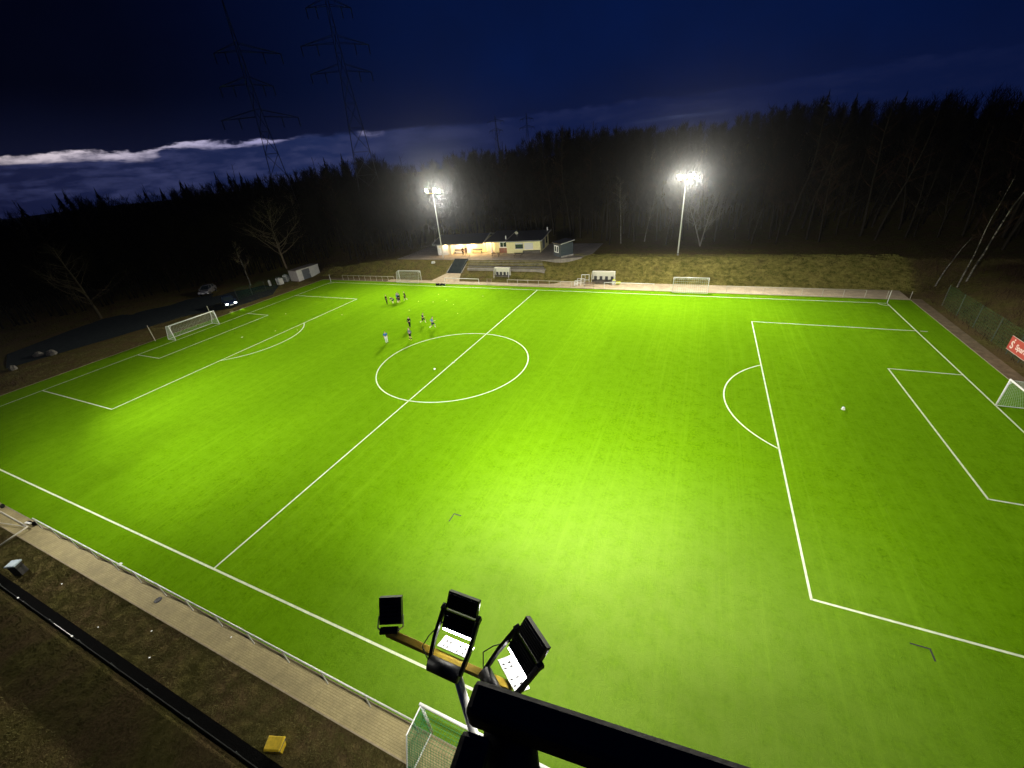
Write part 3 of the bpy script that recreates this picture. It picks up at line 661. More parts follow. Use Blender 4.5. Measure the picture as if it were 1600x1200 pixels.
# ------------------------------------------------------------------ dugouts and the things beside them
def dugout(label, x, y, w):
    t = thing('dugout', label, 'dugout', (x, y, gz1(x, y)), 0, 'team dugouts on the far side'); d = 1.1; hh = 1.95
    MB().box((w / 2, d, 1.25), (w, .03, 1.45)).build('back_panel', M['acrylic'], t)
    f = MB()
    for xx in (0, w): f.path([(xx, 0, 0), (xx, .15, 1.3), (xx, d * .55, hh), (xx, d, hh), (xx, d, 0)], .035, 6)
    f.tube((0, d * .55, hh), (w, d * .55, hh), .03); f.tube((0, d, .5), (w, d, .5), .03); f.build('frame', M['white_metal'], t)
    MB().box((w / 2, d * .8, hh + .03), (w, d * .55, .02)).build('roof_panel', M['acrylic'], t)
    for xx in (0, w): MB().box((xx, d * .65, 1.2), (.02, d * .6, 1.2)).build('side_panel', M['acrylic'], t)
    MB().box((w / 2, .72, .22), (w, .5, .42)).build('bench', M['concrete_dark'], t)
    n = 4
    for i in range(n):
        xx = (i + .5) * w / n; s_ = MB(); s_.box((xx, .68, .48), (.48, .45, .06)); s_.box((xx, .90, .78), (.50, .07, .60)); s_.build('seat', M['seat'], t, bevel=.03)
        MB().box((xx + w / n / 2 - .06, .86, .62), (.10, .05, .42)).build('seat_divider', M['acrylic'], t)
dugout('dugout with four dark seats below the steps, left of the two', 38.7, 65.2, 3.2)
dugout('dugout with four dark seats on the grass bank, right of the two', 58.3, 65.4, 4.0)
t = thing('steel_barrier', 'white tubular barrier frames leaning beside the right dugout', 'barrier', (55.6, 63.6, .0), .1)
for k, (x, y, hh, w) in enumerate(((0, .0, .9, 1.1), (.4, .35, 1.15, 1.3), (1.1, .8, 1.75, 1.4), (.0, -.3, .8, .6))):
    f = MB().path([(x, y, 0), (x + .08, y, hh), (x + w, y + .1, hh), (x + w, y + .1, 0)], .04, 6); f.tube((x, y, hh * .45), (x + w, y + .1, hh * .45), .03); f.tube((x + w / 2, y + .05, 0), (x + w / 2, y + .05, hh), .025)
    f.build('frame', M['white_metal'], t)
t = thing('wooden_bench', 'brown slatted bench in front of the right dugout', 'bench', (57.6, 62.3, 0))
for z_, y_ in ((.95, .30), (.70, .26), (.45, .0), (.45, -.18)): MB().box((1.0, y_, z_), (1.9, .05 if z_ > .5 else .14, .13 if z_ > .5 else .04)).build('slat', M['wood'], t)
for x in (.2, 1.8): MB().path([(x, -.2, 0), (x, -.2, .42), (x, .22, .44), (x, .32, 1.0)], .03, 6).build('leg', M['dull_white'], t); MB().tube((x, .25, .44), (x, .32, 0), .03).build('leg', M['dull_white'], t)
t = thing('wooden_bench', 'weathered bench stub beside the left dugout', 'bench', (38.1, 62.7, 0))
for z_, y_ in ((.95, .30), (.70, .26), (.45, .0), (.45, -.18)): MB().box((.6, y_, z_), (1.1, .05 if z_ > .5 else .14, .13 if z_ > .5 else .04)).build('slat', M['wood'], t)
for x in (.15, 1.05): MB().path([(x, -.2, 0), (x, -.2, .42), (x, .22, .44), (x, .32, 1.0)], .03, 6).build('leg', M['dull_white'], t)
t = thing('rubble_sack', 'pale plastic sack standing at the right end of the right dugout', 'sack', (62.3, 65.2, 0))
MB().tube((0, 0, 0), (0, 0, .7), .28, .33, 9).build('bag', CL['white'], t); MB().tube((0, 0, .7), (.03, 0, .9), .30, .12, 9).build('neck', CL['yellow'], t)
t = thing('rubble_sack', 'yellow sack lying against the right dugout', 'sack', (63.1, 65.0, 0))
MB().tube((-.3, 0, .3), (.3, 0, .34), .24, .28, 9).build('bag', CL['yellow'], t); MB().tube((.3, 0, .34), (.5, 0, .5), .24, .08, 9).build('neck', CL['yellow'], t)

# ------------------------------------------------------------------ stairs, steps, clubhouse
t = thing('stairs', 'dark stairway climbing the bank to the clubhouse terrace', 'stairs', (27.2, 66.4, .95))
st = MB(); nst = 12
for k in range(nst): st.box((1.6 + k * .04, .12 + k * .265, k * .195 - .27), (3.2, .29, .9))
st.build('steps', M['asphalt'], t)
for x in (-.12, 3.4): MB().beam((x, 0, .12), (x + .45, 3.4, 2.12), .14, .2).build('stair_kerb', M['concrete'], t)
MB().path([(3.5, .1, 0), (3.5, .1, .95), (3.95, 3.4, 3.0), (3.95, 3.4, 2.05)], .03, 6).build('handrail', M['fence_post'], t)
t = thing('seating_steps', 'three long pale spectator steps below the clubhouse terrace', 'steps', (31.6, 69.6, 0))
for k in range(3):
    MB().box((8.1 + .25 * k, -.45 - k * .82, 2.55 - k * .38 - .3), (16.2 + .4 * k, .86, .75)).build('step', M['terrace'] if k != 1 else M['concrete_dark'], t)
    MB().box((8.1 + .25 * k, -.86 - k * .82, 2.95 - k * .38), (16.2 + .4 * k, .10, .05)).build('nosing', M['concrete'], t)

ang = math.atan2(2.9, 23.9)
H = thing('clubhouse', 'yellow and white single storey clubhouse with a lit porch and dark low roof', 'clubhouse', (20.7, 73.8, 3.03), ang)
def wallbox(x0, x1, y0, y1, z0, z1, m, name='wall'): return MB().box(((x0 + x1) / 2, (y0 + y1) / 2, (z0 + z1) / 2), (x1 - x0, y1 - y0, z1 - z0)).build(name, M[m], H)
wallbox(0, 2.7, .0, 8.5, 0, 2.35, 'wall_white')
wallbox(2.7, 3.3, .3, 8.5, 0, 2.35, 'wall_cream')
wallbox(3.3, 7.4, 1.7, 8.5, 0, 2.5, 'wall_white')
wallbox(7.4, 11.0, 1.7, 8.5, 0, 2.5, 'wall_yellow')
wallbox(11.0, 14.6, 2.4, 8.5, 0, 2.45, 'wall_cream')
wallbox(14.6, 16.6, .9, 8.5, 0, 2.45, 'wall_cream')
wallbox(16.6, 24.1, .0, 8.5, 0, 2.42, 'wall_yellow')
wallbox(13.4, 14.58, 1.2, 2.4, 0, 2.45, 'wall_yellow')
for x in (12.55,): wallbox(x, x + .3, 1.1, 1.4, 0, 2.4, 'wall_white', 'pillar')
wallbox(14.55, 16.58, .86, .9, 0, 1.0, 'brick', 'brick_plinth')
# roofs
def roof(x0, x1, y0, y1, z0, z1, name='roof'):
    r_ = MB(); th = .22
    r_.add([(x0, y0, z0), (x1, y0, z0), (x1, y1, z1), (x0, y1, z1), (x0, y0, z0 - th), (x1, y0, z0 - th), (x1, y1, z1 - th), (x0, y1, z1 - th)],
           [(0, 1, 2, 3), (7, 6, 5, 4), (4, 5, 1, 0), (5, 6, 2, 1), (6, 7, 3, 2), (7, 4, 0, 3)])
    ro = r_.build(name, M['roof'], H)
    MB().beam((x0, y0 - .03, z0 - .09), (x1, y0 - .03, z0 - .09), .05, .20).build('gutter', M['fascia'], ro)
    for xx in (x0 - .03, x1 + .03): MB().beam((xx, y0, z0 - .08), (xx, y1, z1 - .08), .05, .22).build('verge', M['dull_white'], ro)
    return ro
r1_ = roof(-.6, 11.6, -1.0, 4.5, 2.55, 3.75)
roof(-.6, 11.6, 4.56, 9.6, 3.73, 2.7)
r2_ = roof(11.68, 16.5, -.3, 9.4, 2.65, 3.35)
r3_ = roof(16.56, 24.6, -.5, 9.2, 2.62, 3.15)
MB().tube((18.2, 3.2, 2.8), (18.2, 3.2, 3.7), .03).tube((18.2, 3.0, 3.7), (18.2, 3.08, 3.75), .38, .30, 16).build('satellite_dish', M['dull_white'], r3_)
MB().tube((16.2, 1.2, 2.7), (16.2, 1.2, 3.5), .14, None, 10).build('flue', M['galv'], r2_)
MB().tube((23.9, 8.6, 3.0), (23.9, 8.6, 3.8), .12, None, 10).build('flue', M['galv'], r3_)
# windows and doors
def window(x, z, w, hh, y, m='glass_dark', n=1, fr='white_plate'):
    wn = MB().box((x + w / 2, y - .02, z + hh / 2), (w, .04, hh)).build('window', M[m], H)
    f = MB()
    for k in range(n + 1): f.box((x + w * k / n, y - .05, z + hh / 2), (.08, .06, hh + .08))
    for zz in (z, z + hh): f.box((x + w / 2, y - .052, zz), (w + .08, .06, .08))
    f.build('frame', M[fr], wn); MB().box((x + w / 2, y - .10, z - .07), (w + .2, .16, .05)).build('sill', M['white_plate'], wn)
window(14.85, 1.2, 1.5, 1.0, .88, n=2); window(18.6, .95, 1.7, 1.15, .0, fr='fascia'); window(.4, 1.5, .9, .6, 0, 'wall_cream', 1)
sh = MB().box((22.05 - .5, -.03, 1.42), (1.9, .05, 1.3)).build('shutter', M['shutter'], H); MB().box((21.55, -.08, .75), (2.0, .12, .05)).build('sill', M['white_plate'], sh)
MB().box((18.6 + .85, -.07, 1.98), (1.7, .05, .28)).build('shutter', M['shutter'], H)
for x in (11.3, 12.0): 
    d_ = MB().box((x + .35, 2.37, 1.05), (.68, .05, 2.1)).build('door', M['door'], H); MB().box((x + .1, 2.32, 1.05), (.04, .05, .14)).build('handle', M['galv'], d_)
d_ = MB().box((6.1, 1.67, 1.05), (.95, .05, 2.1)).build('door', M['door'], H); MB().box((5.75, 1.62, 1.05), (.04, .05, .14)).build('handle', M['galv'], d_)
MB().box((1.4, -.04, 1.1), (1.6, .06, 1.1)).build('notice_board', M['white_plate'], H)
wallbox(20.3, 24.0, -.62, -.04, 0, .55, 'concrete_dark', 'planter')
for zz, xx in ((0, 24.12),): 
    MB().box((24.13, 3.0, 1.3), (.05, 2.2, 2.0)).build('side_door', M['door_grey'], H); MB().box((24.13, 6.2, 1.5), (.05, 1.4, 1.4)).build('side_window', M['glass_dark'], H)
# porch lamps (lit)
for x, y, zz, pw in ((8.0, .9, 2.25, 210), (5.2, .9, 2.25, 110), (12.0, 1.0, 2.3, 130), (2.2, -.35, 2.15, 25)):
    lm = MB().box((x, y, zz), (.5, .12, .08)).build('porch_lamp', M['bulb'], H)
    l = bpy.data.lights.new('porch_light', 'POINT'); l.energy = pw * 5; l.color = (1, .66, .30); l.shadow_soft_size = .1
    o = bpy.data.objects.new('porch_light', l); C.objects.link(o); o.parent = H; o.location = (x, y, zz - .12)
hm = H.matrix_basis
def HL(x, y, z=0): 
    ca, sa = math.cos(ang), math.sin(ang); return (20.7 + x * ca - y * sa, 73.8 + x * sa + y * ca, 3.035 + z)
def bench(x, y, lab, w=2.4):
    t = thing('porch_bench', lab, 'bench', HL(x, y), ang, 'benches against the clubhouse wall')
    MB().box((w / 2, 0, .45), (w, .4, .05)).build('seat', M['wood_grey'], t); MB().box((w / 2, .2, .75), (w, .05, .35)).build('backrest', M['wood_grey'], t)
    for xx in (.15, w - .15): MB().box((xx, 0, .21), (.08, .38, .42)).build('leg', M['fence_post'], t)
bench(3.6, 1.15, 'bench against the porch wall left of the two people'); bench(8.0, 1.15, 'bench against the porch wall right of the two people')
def picnic(px, py, lab, m):
    t = thing('picnic_table', lab, 'picnic table', (px, py, 3.035), .1, 'picnic tables on the terrace')
    MB().box((0, 0, .74), (1.9, .75, .05)).build('tabletop', M[m], t)
    for y in (-.7, .7): MB().box((0, y, .45), (1.9, .28, .04)).build('bench_seat', M[m], t)
    for x in (-.7, .7):
        MB().path([(x, -.8, 0), (x, -.2, .72)], .04, 6).build('leg', M[m], t); MB().path([(x, .8, 0), (x, .2, .72)], .04, 6).build('leg', M[m], t)
        MB().box((x, 0, .40), (.06, 1.6, .08)).build('cross_beam', M[m], t)
picnic(36.0, 72.8, 'reddish brown picnic table on the lit part of the terrace', 'wood'); picnic(41.2, 72.6, 'dark picnic table in front of the yellow clubhouse wing', 'concrete_dark')
# pale stone on the bank at left
tag(MB().add([(-.4, -.3, 0), (.4, -.3, 0), (.4, .3, 0), (-.4, .3, 0), (-.28, -.2, .45), (.3, -.18, .4), (.25, .2, .48), (-.25, .22, .42)], [(3, 2, 1, 0), (4, 5, 6, 7), (0, 1, 5, 4), (1, 2, 6, 5), (2, 3, 7, 6), (3, 0, 4, 7)]).build('boulder', M['container'], loc=(22.6, 68.6, gz1(22.6, 68.6) - .05)), 'pale boulder on the bank left of the clubhouse mast', 'boulder')
# shed beside the clubhouse
t = thing('garden_shed', 'slate blue shed with a white window right of the clubhouse', 'shed', (50.6, 72.1, 3.035), .90)
MB().box((1.45, 1.35, 1.25), (2.9, 2.7, 2.5)).build('wall', M['shed_blue'], t)
MB().box((1.45, -.06, .13), (3.0, .12, .26)).build('plinth', M['concrete'], t)
rf = MB().add([(-.25, -.2, 2.5), (3.1, -.2, 2.85), (3.1, 2.9, 2.85), (-.25, 2.9, 2.5), (-.25, -.2, 2.64), (3.1, -.2, 2.99), (3.1, 2.9, 2.99), (-.25, 2.9, 2.64)], [(3, 2, 1, 0), (4, 5, 6, 7), (0, 1, 5, 4), (1, 2, 6, 5), (2, 3, 7, 6), (3, 0, 4, 7)]).build('roof', M['roof'], t)
MB().beam((-.25, -.23, 2.57), (3.1, -.23, 2.92), .04, .14).build('verge', M['galv'], rf)
wn = MB().box((-.02, 1.55, 1.45), (.04, 1.3, 1.2)).build('window', M['glass_dark'], t)
f = MB()
for y in (.9, 1.55, 2.2): f.box((-.05, y, 1.45), (.06, .13, 1.3))
for z_ in (.85, 2.05): f.box((-.052, 1.55, z_), (.06, 1.4, .13))
f.build('frame', M['white_plate'], wn)

# container by the far left corner
t = thing('container', 'white storage container with a grey door by the far left corner', 'container', (-9.7, 59.8, 0), PI / 2 + .02)
MB().box((3.3, 1.25, 1.2), (6.6, 2.5, 2.4)).build('side_wall', M['container_side'], t)
MB().box((3.3, 1.25, 2.46), (6.8, 2.7, .12)).build('roof', M['container_roof'], t)
f = MB(); f.box((.75, -.04, 1.2), (1.5, .08, 2.4)); f.box((5.2, -.04, 1.2), (2.8, .08, 2.4)); f.build('front_panel', M['container'], t)
d_ = MB().box((2.65, -.01, 1.1), (2.2, .04, 2.2)).build('door', M['door_grey'], t); MB().box((3.5, -.06, 1.1), (.05, .06, .3)).build('handle', M['galv'], d_)
MB().box((3.3, -.10, 2.42), (6.8, .12, .18)).build('fascia', M['container'], t)
# white crates and sacks beside it
for i, (x, y, sx_, sy_, hz, lab) in enumerate(((-12.5, 57.0, 1.2, 1.1, 1.5, 'white plastic tank left of the container'), (-13.2, 59.3, .9, .9, 1.6, 'white sack pile nearest the container'), (-14.2, 55.6, .45, .45, 1.3, 'narrow white canister leftmost beside the container'))):
    t = thing('white_tank', lab, 'tank', (x, y, 0), .3 * i)
    MB().box((0, 0, hz / 2), (sx_, sy_, hz * .96)).build('body', M['container'], t, bevel=.1); MB().tube((0, 0, hz * .97), (0, 0, hz * 1.06), .13, None, 12).build('cap', M['galv'], t)
    MB().box((0, -sy_ / 2 - .02, hz * .4), (sx_ * .5, .03, .12)).build('band', M['door_grey'], t)
t = thing('white_tank', 'white crate farthest back beside the container', 'tank', (-14.6, 61.0, 0), .7)
MB().box((0, 0, .4), (.7, .6, .75)).build('body', M['container'], t, bevel=.05); MB().box((0, 0, .82), (.76, .66, .08)).build('lid', M['container'], t)
# green ball-stop fence behind the left side
def meshfence(label, p, q, hh, n, cell=.35):
    p = Vector(p); q = Vector(q); d = q - p; t = thing('mesh_fence', label, 'fence', p, 0, 'tall mesh fences around the pitch')
    w = MB(); netgrid(w, (0, 0, .1), tuple(d + Vector((0, 0, .1))), tuple(d + Vector((0, 0, hh))), (0, 0, hh), cell, .006); w.build('mesh', M['net_green'], t)
    for i in range(n): MB().tube(d * (i / (n - 1)), d * (i / (n - 1)) + Vector((0, 0, hh + .05)), .035, None, 8).build('post', M['fence_post'], t)
meshfence('dark green mesh fence between the parked cars and the container', (-11.5, 45.6, 0), (-11.2, 58.9, 0), 2.2, 5)
meshfence('tall green mesh fence along the slope by the red banner', (104.9, 25, 0), (104.9, 60, .0), 2.6, 10, .3)
for x, y, lab in ((-3.75, 25.4, 'slim pale post left of the left goal'), (-3.8, 35.1, 'slim pale post behind the left goal')):
    t = thing('slim_post', lab, 'post', (x, y, 0)); MB().tube((0, 0, 0), (0, 0, 2.6), .05, .04, 8).build('shaft', M['dull_white'], t); MB().tube((0, 0, 2.58), (0, 0, 2.66), .06, .03, 8).build('cap', M['dull_white'], t)
# boulders at left
def rock(x, y, s_, lab):
    n = 9; b = MB(); rr = random.Random(int(x * 10)); rings = [(0, 1), (.35, .95), (.7, .6), (.85, .2)]
    vs = []
    for hz, k in rings:
        for i in range(n): a = 2 * PI * i / n; r = s_ * k * rr.uniform(.8, 1.15); vs.append((r * math.cos(a), r * math.sin(a) * .8, hz * s_ * rr.uniform(.85, 1.1) - .05))
    fs = [(j * n + i, j * n + (i + 1) % n, (j + 1) * n + (i + 1) % n, (j + 1) * n + i) for j in range(3) for i in range(n)] + [tuple(range(3 * n, 4 * n))]
    b.add(vs, fs); tag(b.build('boulder', M['stone'], loc=(x, y, 0)), lab, 'boulder', 'boulders at the left edge of the ground')
rock(-16.8, 17.3, .9, 'right one of the two boulders on the verge, beside the parking lot'); rock(-18.6, 16.3, .8, 'left one of the two boulders on the verge, beside the parking lot')
rock(-15.6, 12.3, .7, 'low boulder at the left edge of the photo above the turf corner')

# ------------------------------------------------------------------ cars
def car(label, loc, rz, paint, lit_front, lit_rear):
    """front points to local +x"""
    t = thing('parked_car', label, 'car', loc, rz, 'parked cars behind the left goal'); t.scale = (1.22,) * 3
    prof = [(-2.15, .45), (-2.2, .75), (-2.05, 1.0), (-1.55, 1.08), (.85, .98), (1.9, .82), (2.12, .66), (2.15, .40), (1.8, .25), (-1.9, .25)]
    n = len(prof); vs = [(x, -.86 if z < .9 else -.80, z) for x, z in prof] + [(x, .86 if z < .9 else .80, z) for x, z in prof]
    MB().add(vs, [tuple(range(n)), tuple(range(2 * n - 1, n - 1, -1))] + [(i + n, i + n + 0, (i + 1) % n + n, (i + 1) % n)[0:0] or (i, i + n, (i + 1) % n + n, (i + 1) % n) for i in range(n)]).build('body', M[paint], t, bevel=.06)
    cab = [(-1.75, 1.03), (-1.35, 1.42), (-.6, 1.50), (.05, 1.47), (.95, 1.0)]
    n = len(cab); vs = [(x, -.78 + (z - 1) * .32, z) for x, z in cab] + [(x, .78 - (z - 1) * .32, z) for x, z in cab]
    MB().add(vs, [tuple(range(n)), tuple(range(2 * n - 1, n - 1, -1))] + [(i, i + n, i + 1 + n, i + 1) for i in range(n - 1)]).build('cabin_glass', M['glass_dark'], t, bevel=.03)
    MB().box((-.62, 0, 1.50), (1.25, 1.18, .05)).build('roof', M[paint], t, bevel=.02)
    pl = MB()
    for sg in (-1, 1): pl.beam((.95, sg * .78, 1.0), (.05, sg * .63, 1.48), .05, .05); pl.beam((-1.35, sg * .64, 1.42), (-1.75, sg * .77, 1.03), .05, .07); pl.beam((-.5, sg * .79, 1.0), (-.5, sg * .63, 1.5), .05, .05)
    pl.build('pillar', M[paint], t)
    for x in (-1.35, 1.35):
        for sg in (-1, 1):
            w = MB().tube((x, sg * .68, .32), (x, sg * .88, .32), .32, None, 20).build('wheel', M['tyre'], t); MB().tube((x, sg * .86, .32), (x, sg * .895, .32), .20, None, 12).build('rim', M['rim'], w)
    for sg in (-1, 1):
        MB().box((2.06, sg * .60, .70), (.16, .36, .15)).build('headlight', M['headlight' if lit_front else 'lamp_off'], t, bevel=.03)
        MB().box((-2.12, sg * .62, .86), (.12, .30, .15)).build('taillight', M['taillight' if lit_rear else 'lamp_off'], t, bevel=.02)
        MB().box((.75, sg * .95, 1.02), (.12, .18, .12)).build('wing_mirror', M[paint], t, bevel=.02)
        MB().box((0, sg * .875, .82), (.9, .015, .03)).build('door_trim', M['rim'], t)
    MB().box((2.14, 0, .42), (.05, 1.2, .16)).build('grille', M['black_metal'], t); MB().box((2.165, 0, .52), (.02, .5, .11)).build('number_plate', M['white_plate'], t)
    MB().box((-2.19, 0, .62), (.02, .5, .11)).build('number_plate', M['white_plate'], t)
    if lit_front:
        for sg in (-1, 1):
            l = bpy.data.lights.new('headlight_beam', 'SPOT'); l.energy = 2600; l.spot_size = math.radians(17); l.spot_blend = .9; l.color = (.86, 1, .95); l.shadow_soft_size = .08
            o = bpy.data.objects.new('headlight_beam', l); C.objects.link(o); o.parent = t; o.location = (2.2, sg * .6, .7); o.rotation_euler = Vector((1, sg * .05, -.30)).to_track_quat('-Z', 'Y').to_euler()
    return t
car('dark blue parked car with lit headlights facing the pitch', (-9.5, 42.4, .01), -.42, 'navy_paint', True, False)
car('pale silver parked car in the dark behind the blue one', (-25.5, 48.3, .01), -.9, 'silver_paint', False, True)

# ------------------------------------------------------------------ red banner
def text_mesh(body, size, m, parent, loc, rot, name='lettering', ext=.006):
    cu = bpy.data.curves.new(name, 'FONT'); cu.body = body; cu.size = size; cu.extrude = ext; cu.align_x = 'LEFT'; cu.offset = .012
    tmp = bpy.data.objects.new(name, cu); C.objects.link(tmp); dg = bpy.context.evaluated_depsgraph_get(); me = bpy.data.meshes.new_from_object(tmp.evaluated_get(dg))
    bpy.data.objects.remove(tmp); me.materials.clear(); me.materials.append(m)
    o = bpy.data.objects.new(name, me); C.objects.link(o); o.parent = parent; o.location = loc; o.rotation_euler = rot; return o
t = thing('banner', 'red advertising banner with white lettering on the right edge', 'banner', (104.62, 45.3, 0), -PI / 2)
# local x runs towards the camera side, face looks to local -y (world -x)
BW, BH, BZ = 6.0, 1.35, .55
MB().box((BW / 2, 0, BZ + BH / 2), (BW, .03, BH)).build('panel', M['red_sign'], t)
fr = MB()
for zz in (BZ, BZ + BH): fr.box((BW / 2, -.004, zz), (BW + .04, .045, .04))
fr.build('frame', M['dull_white'], t)
for x in (.2, 2.2, 4.2, 5.8): MB().tube((x, .07, -.1), (x, .07, BZ + BH), .035, None, 8).build('post', M['fence_post'], t)
text_mesh('Sparkasse', .72, M['sign_white'], t, (1.12, -.022, BZ + .42), (PI / 2, 0, 0))
text_mesh('S', 1.02, M['sign_white'], t, (.30, -.022, BZ + .26), (PI / 2, 0, 0), 'logo_letter', .01)
MB().tube((.64, -.02, BZ + 1.13), (.64, -.035, BZ + 1.13), .085, None, 16).build('logo_dot', M['sign_white'], t)

# ------------------------------------------------------------------ trees
def tree_mesh(seed, height, lean=(0, 0), r0=.16, spread=.45, first=.3, levels=3, nb=16, fork=0):
    """returns (trunk MB, crown MB): tapered trunk with wobble, limbs, branches and twigs"""
    rr = random.Random(seed); tr = MB(); cr = MB()
    def limb(mb, p, d, length, r, segs, n, wob, grav, kids, depth):
        pts = [p]; rs = [r]
        for i in range(segs):
            d = (d + Vector((rr.uniform(-wob, wob), rr.uniform(-wob, wob), rr.uniform(-wob, wob) * .5 + grav))).normalized()
            p = p + d * (length / segs); pts.append(p); rs.append(r * (1 - .85 * (i + 1) / segs))
        for a in range(segs): mb.tube(pts[a], pts[a + 1], rs[a], rs[a + 1], n, False)
        return pts, rs
    trunks = [(Vector((0, 0, 0)), Vector((lean[0], lean[1], 1)).normalized(), height, r0)]
    if fork: 
        for k in range(fork): trunks.append((Vector((0, 0, .2)), Vector((rr.uniform(-.5, .5), rr.uniform(-.4, .4), 1)).normalized(), height * rr.uniform(.7, .95), r0 * .75))
        trunks = trunks[1:]
    for p, d, hgt, rad in trunks:
        pts, rs = limb(tr, p, d, hgt, rad, 9, 7, .09, .0, 0, 0)
        for b in range(nb):
            f = first + (1 - first) * (b + rr.random()) / nb; i = min(8, int(f * 9)); fr_ = f * 9 - i
            bp_ = pts[i].lerp(pts[i + 1], fr_); a = rr.uniform(0, 2 * PI)
            dd = Vector((math.cos(a), math.sin(a), rr.uniform(.25, .9))).normalized(); ln_ = hgt * spread * (1.15 - f) * rr.uniform(.6, 1.15) + .6
            p2, r2_ = limb(cr, bp_, dd, ln_, max(.012, rs[i] * .42), 5, 4, .16, .05, 0, 1)
            for c_ in range(6 if levels > 2 else 4):
                j = rr.randint(1, 4); q_ = p2[j].lerp(p2[j + 1], rr.random()); d3 = (dd * .5 + Vector((rr.uniform(-1, 1), rr.uniform(-1, 1), rr.uniform(-.2, .9)))).normalized()
                l3 = ln_ * rr.uniform(.25, .5); p3, r3 = limb(cr, q_, d3, l3, max(.007, r2_[j] * .5), 3, 3, .2, .04, 0, 2)
                if levels > 2:
                    for e_ in range(4):
                        q4 = p3[rr.randint(1, 3)]; d4 = (d3 * .6 + Vector((rr.uniform(-1, 1), rr.uniform(-1, 1), rr.uniform(-.3, .8)))).normalized()
                        cr.tube(q4, q4 + d4 * l3 * rr.uniform(.3, .6), .006, .003, 3, False)
    return tr, cr
def tree(label, loc, seed, height, m='bark', mt='twig', cat='tree', name='bare_tree', group=None, **kw):
    a, b = tree_mesh(seed, height, **kw); t = thing(name, label, cat, (loc[0], loc[1], gz1(*loc[:2]) - .1), 0, group)
    a.build('trunk', M[m], t, True); b.build('crown', M[mt], t); return t
tree('large bare tree rising behind the white container', (-22.4, 67.5), 3, 16.5, 'twig_tan', 'twig_tan', lean=(-.06, 0), r0=.26, spread=.6, first=.2, nb=44)
tree('bare tree right of the large one behind the container', (-28.6, 79.5), 5, 15, 'twig_tan', 'twig_tan', lean=(-.02, 0), r0=.22, spread=.5, first=.3, nb=30)
tree('slender birch left of the large bare tree', (-20.2, 55), 8, 9.5, 'birch', 'twig_tan', name='birch_tree', r0=.13, spread=.3, first=.35, lean=(-.08, .05))
tree('big dim bare tree at the left edge behind the parking lot', (-32.2, 30.7), 12, 14, 'twig_dim', 'twig_dim', r0=.30, spread=.6, first=.18, nb=34)
tree('young bare tree between the silver car and the birch', (-34, 47), 44, 8, r0=.12, spread=.45, first=.25, nb=14)
tree('tall pale birch left of the right far mast', (59.8, 86), 21, 13, 'birch', 'twig_pale', name='birch_tree', r0=.13, spread=.22, first=.45)
tree('thinner pale birch second left of the right far mast', (64.5, 88), 22, 11, 'birch', 'twig_pale', name='birch_tree', r0=.09, spread=.22, first=.4)
tree('short grey tree stump like trunk at the left of the birches', (57.6, 84.5), 23, 9, r0=.15, spread=.35, first=.3)
tree('slim grey tree just left of the right far mast', (69.2, 84), 24, 11, r0=.13, spread=.3, first=.3)
tree('forked pale tree right behind the right far mast', (75.6, 82.0), 33, 10, 'twig_pale', 'twig_pale', name='forked_tree', r0=.17, spread=.5, first=.25, nb=20, fork=2)
tree('bare bushy tree right of the forked one', (84.5, 84.5), 26, 11, r0=.15, spread=.5, first=.25, nb=20)
tree('bare tree with reddish twigs right of the bushy one', (88.5, 84), 27, 13, 'bark', 'twig_red', r0=.16, spread=.5, first=.3, nb=20)
tree('tall reddish bare tree above the right part of the bank', (95.5, 86), 28, 16, 'bark', 'twig_red', r0=.18, spread=.4, first=.3, nb=20)
tree('left one of the two leaning birches on the right slope', (108.0, 65.4), 30, 13.5, 'birch', 'twig_red', name='birch_tree', r0=.10, spread=.2, first=.35, lean=(.02, .04))
tree('right one of the two leaning birches on the right slope', (109.2, 66.6), 31, 17, 'birch', 'twig_red', name='birch_tree', r0=.12, spread=.2, first=.3, lean=(.16, .05))
tree('short leaning birch stem left of the two on the right slope', (106.6, 67.5), 35, 7, 'birch', 'twig_red', name='birch_tree', r0=.09, spread=.25, first=.4, lean=(.1, .0))
# front rows of the wood: individual trees, five variants
protos = []
for k, (hgt, kw) in enumerate(((17, dict(r0=.18, spread=.28, first=.3, nb=18)), (20, dict(r0=.22, spread=.3, first=.35, nb=18)), (15, dict(r0=.15, spread=.35, first=.2, nb=18)), (22, dict(r0=.24, spread=.26, first=.4, nb=18)), (13, dict(r0=.13, spread=.4, first=.2, nb=16)))):
    protos.append((tree_mesh(100 + k, hgt, levels=2, **kw), hgt))
pm = []
for k, ((a, b), hgt) in enumerate(protos):
    t = thing('forest_tree', 'bare tree in the dark front row of the wood behind the ground', 'tree', (0, 0, 0), 0, 'trees in the front rows of the wood')
    a.build('trunk', M['bark'], t, True); b.build('crown', M['twig_red' if k % 2 else 'twig'], t); pm.append(t)
rr = random.Random(5); spots = []
x = -42
while x < 132:
    for row in range(2):
        yy = 90 + row * 9 + rr.uniform(-3, 3) - (6 if x < 15 else 0)
        if 15 < x < 50: yy += 5
        spots.append((x + rr.uniform(-1.4, 1.4), yy))
    x += 3.0
for i in range(26): spots.append((118 + rr.uniform(-4, 9) + (i % 3) * 3, 26 + i * 2.4 + rr.uniform(-1, 1)))
for i in range(30): spots.append((-48 - rr.uniform(0, 26), 8 + i * 2.8))
used = set()
for i, (x, y) in enumerate(spots):
    k = i % 5; o = pm[k] if k not in used else copy_tree(pm[k]); used.add(k)
    s_ = rr.uniform(.8, 1.15); o.location = (x, y, gz1(x, y) - .15); o.rotation_euler = (0, 0, rr.uniform(0, 6.28)); o.scale = (s_,) * 3

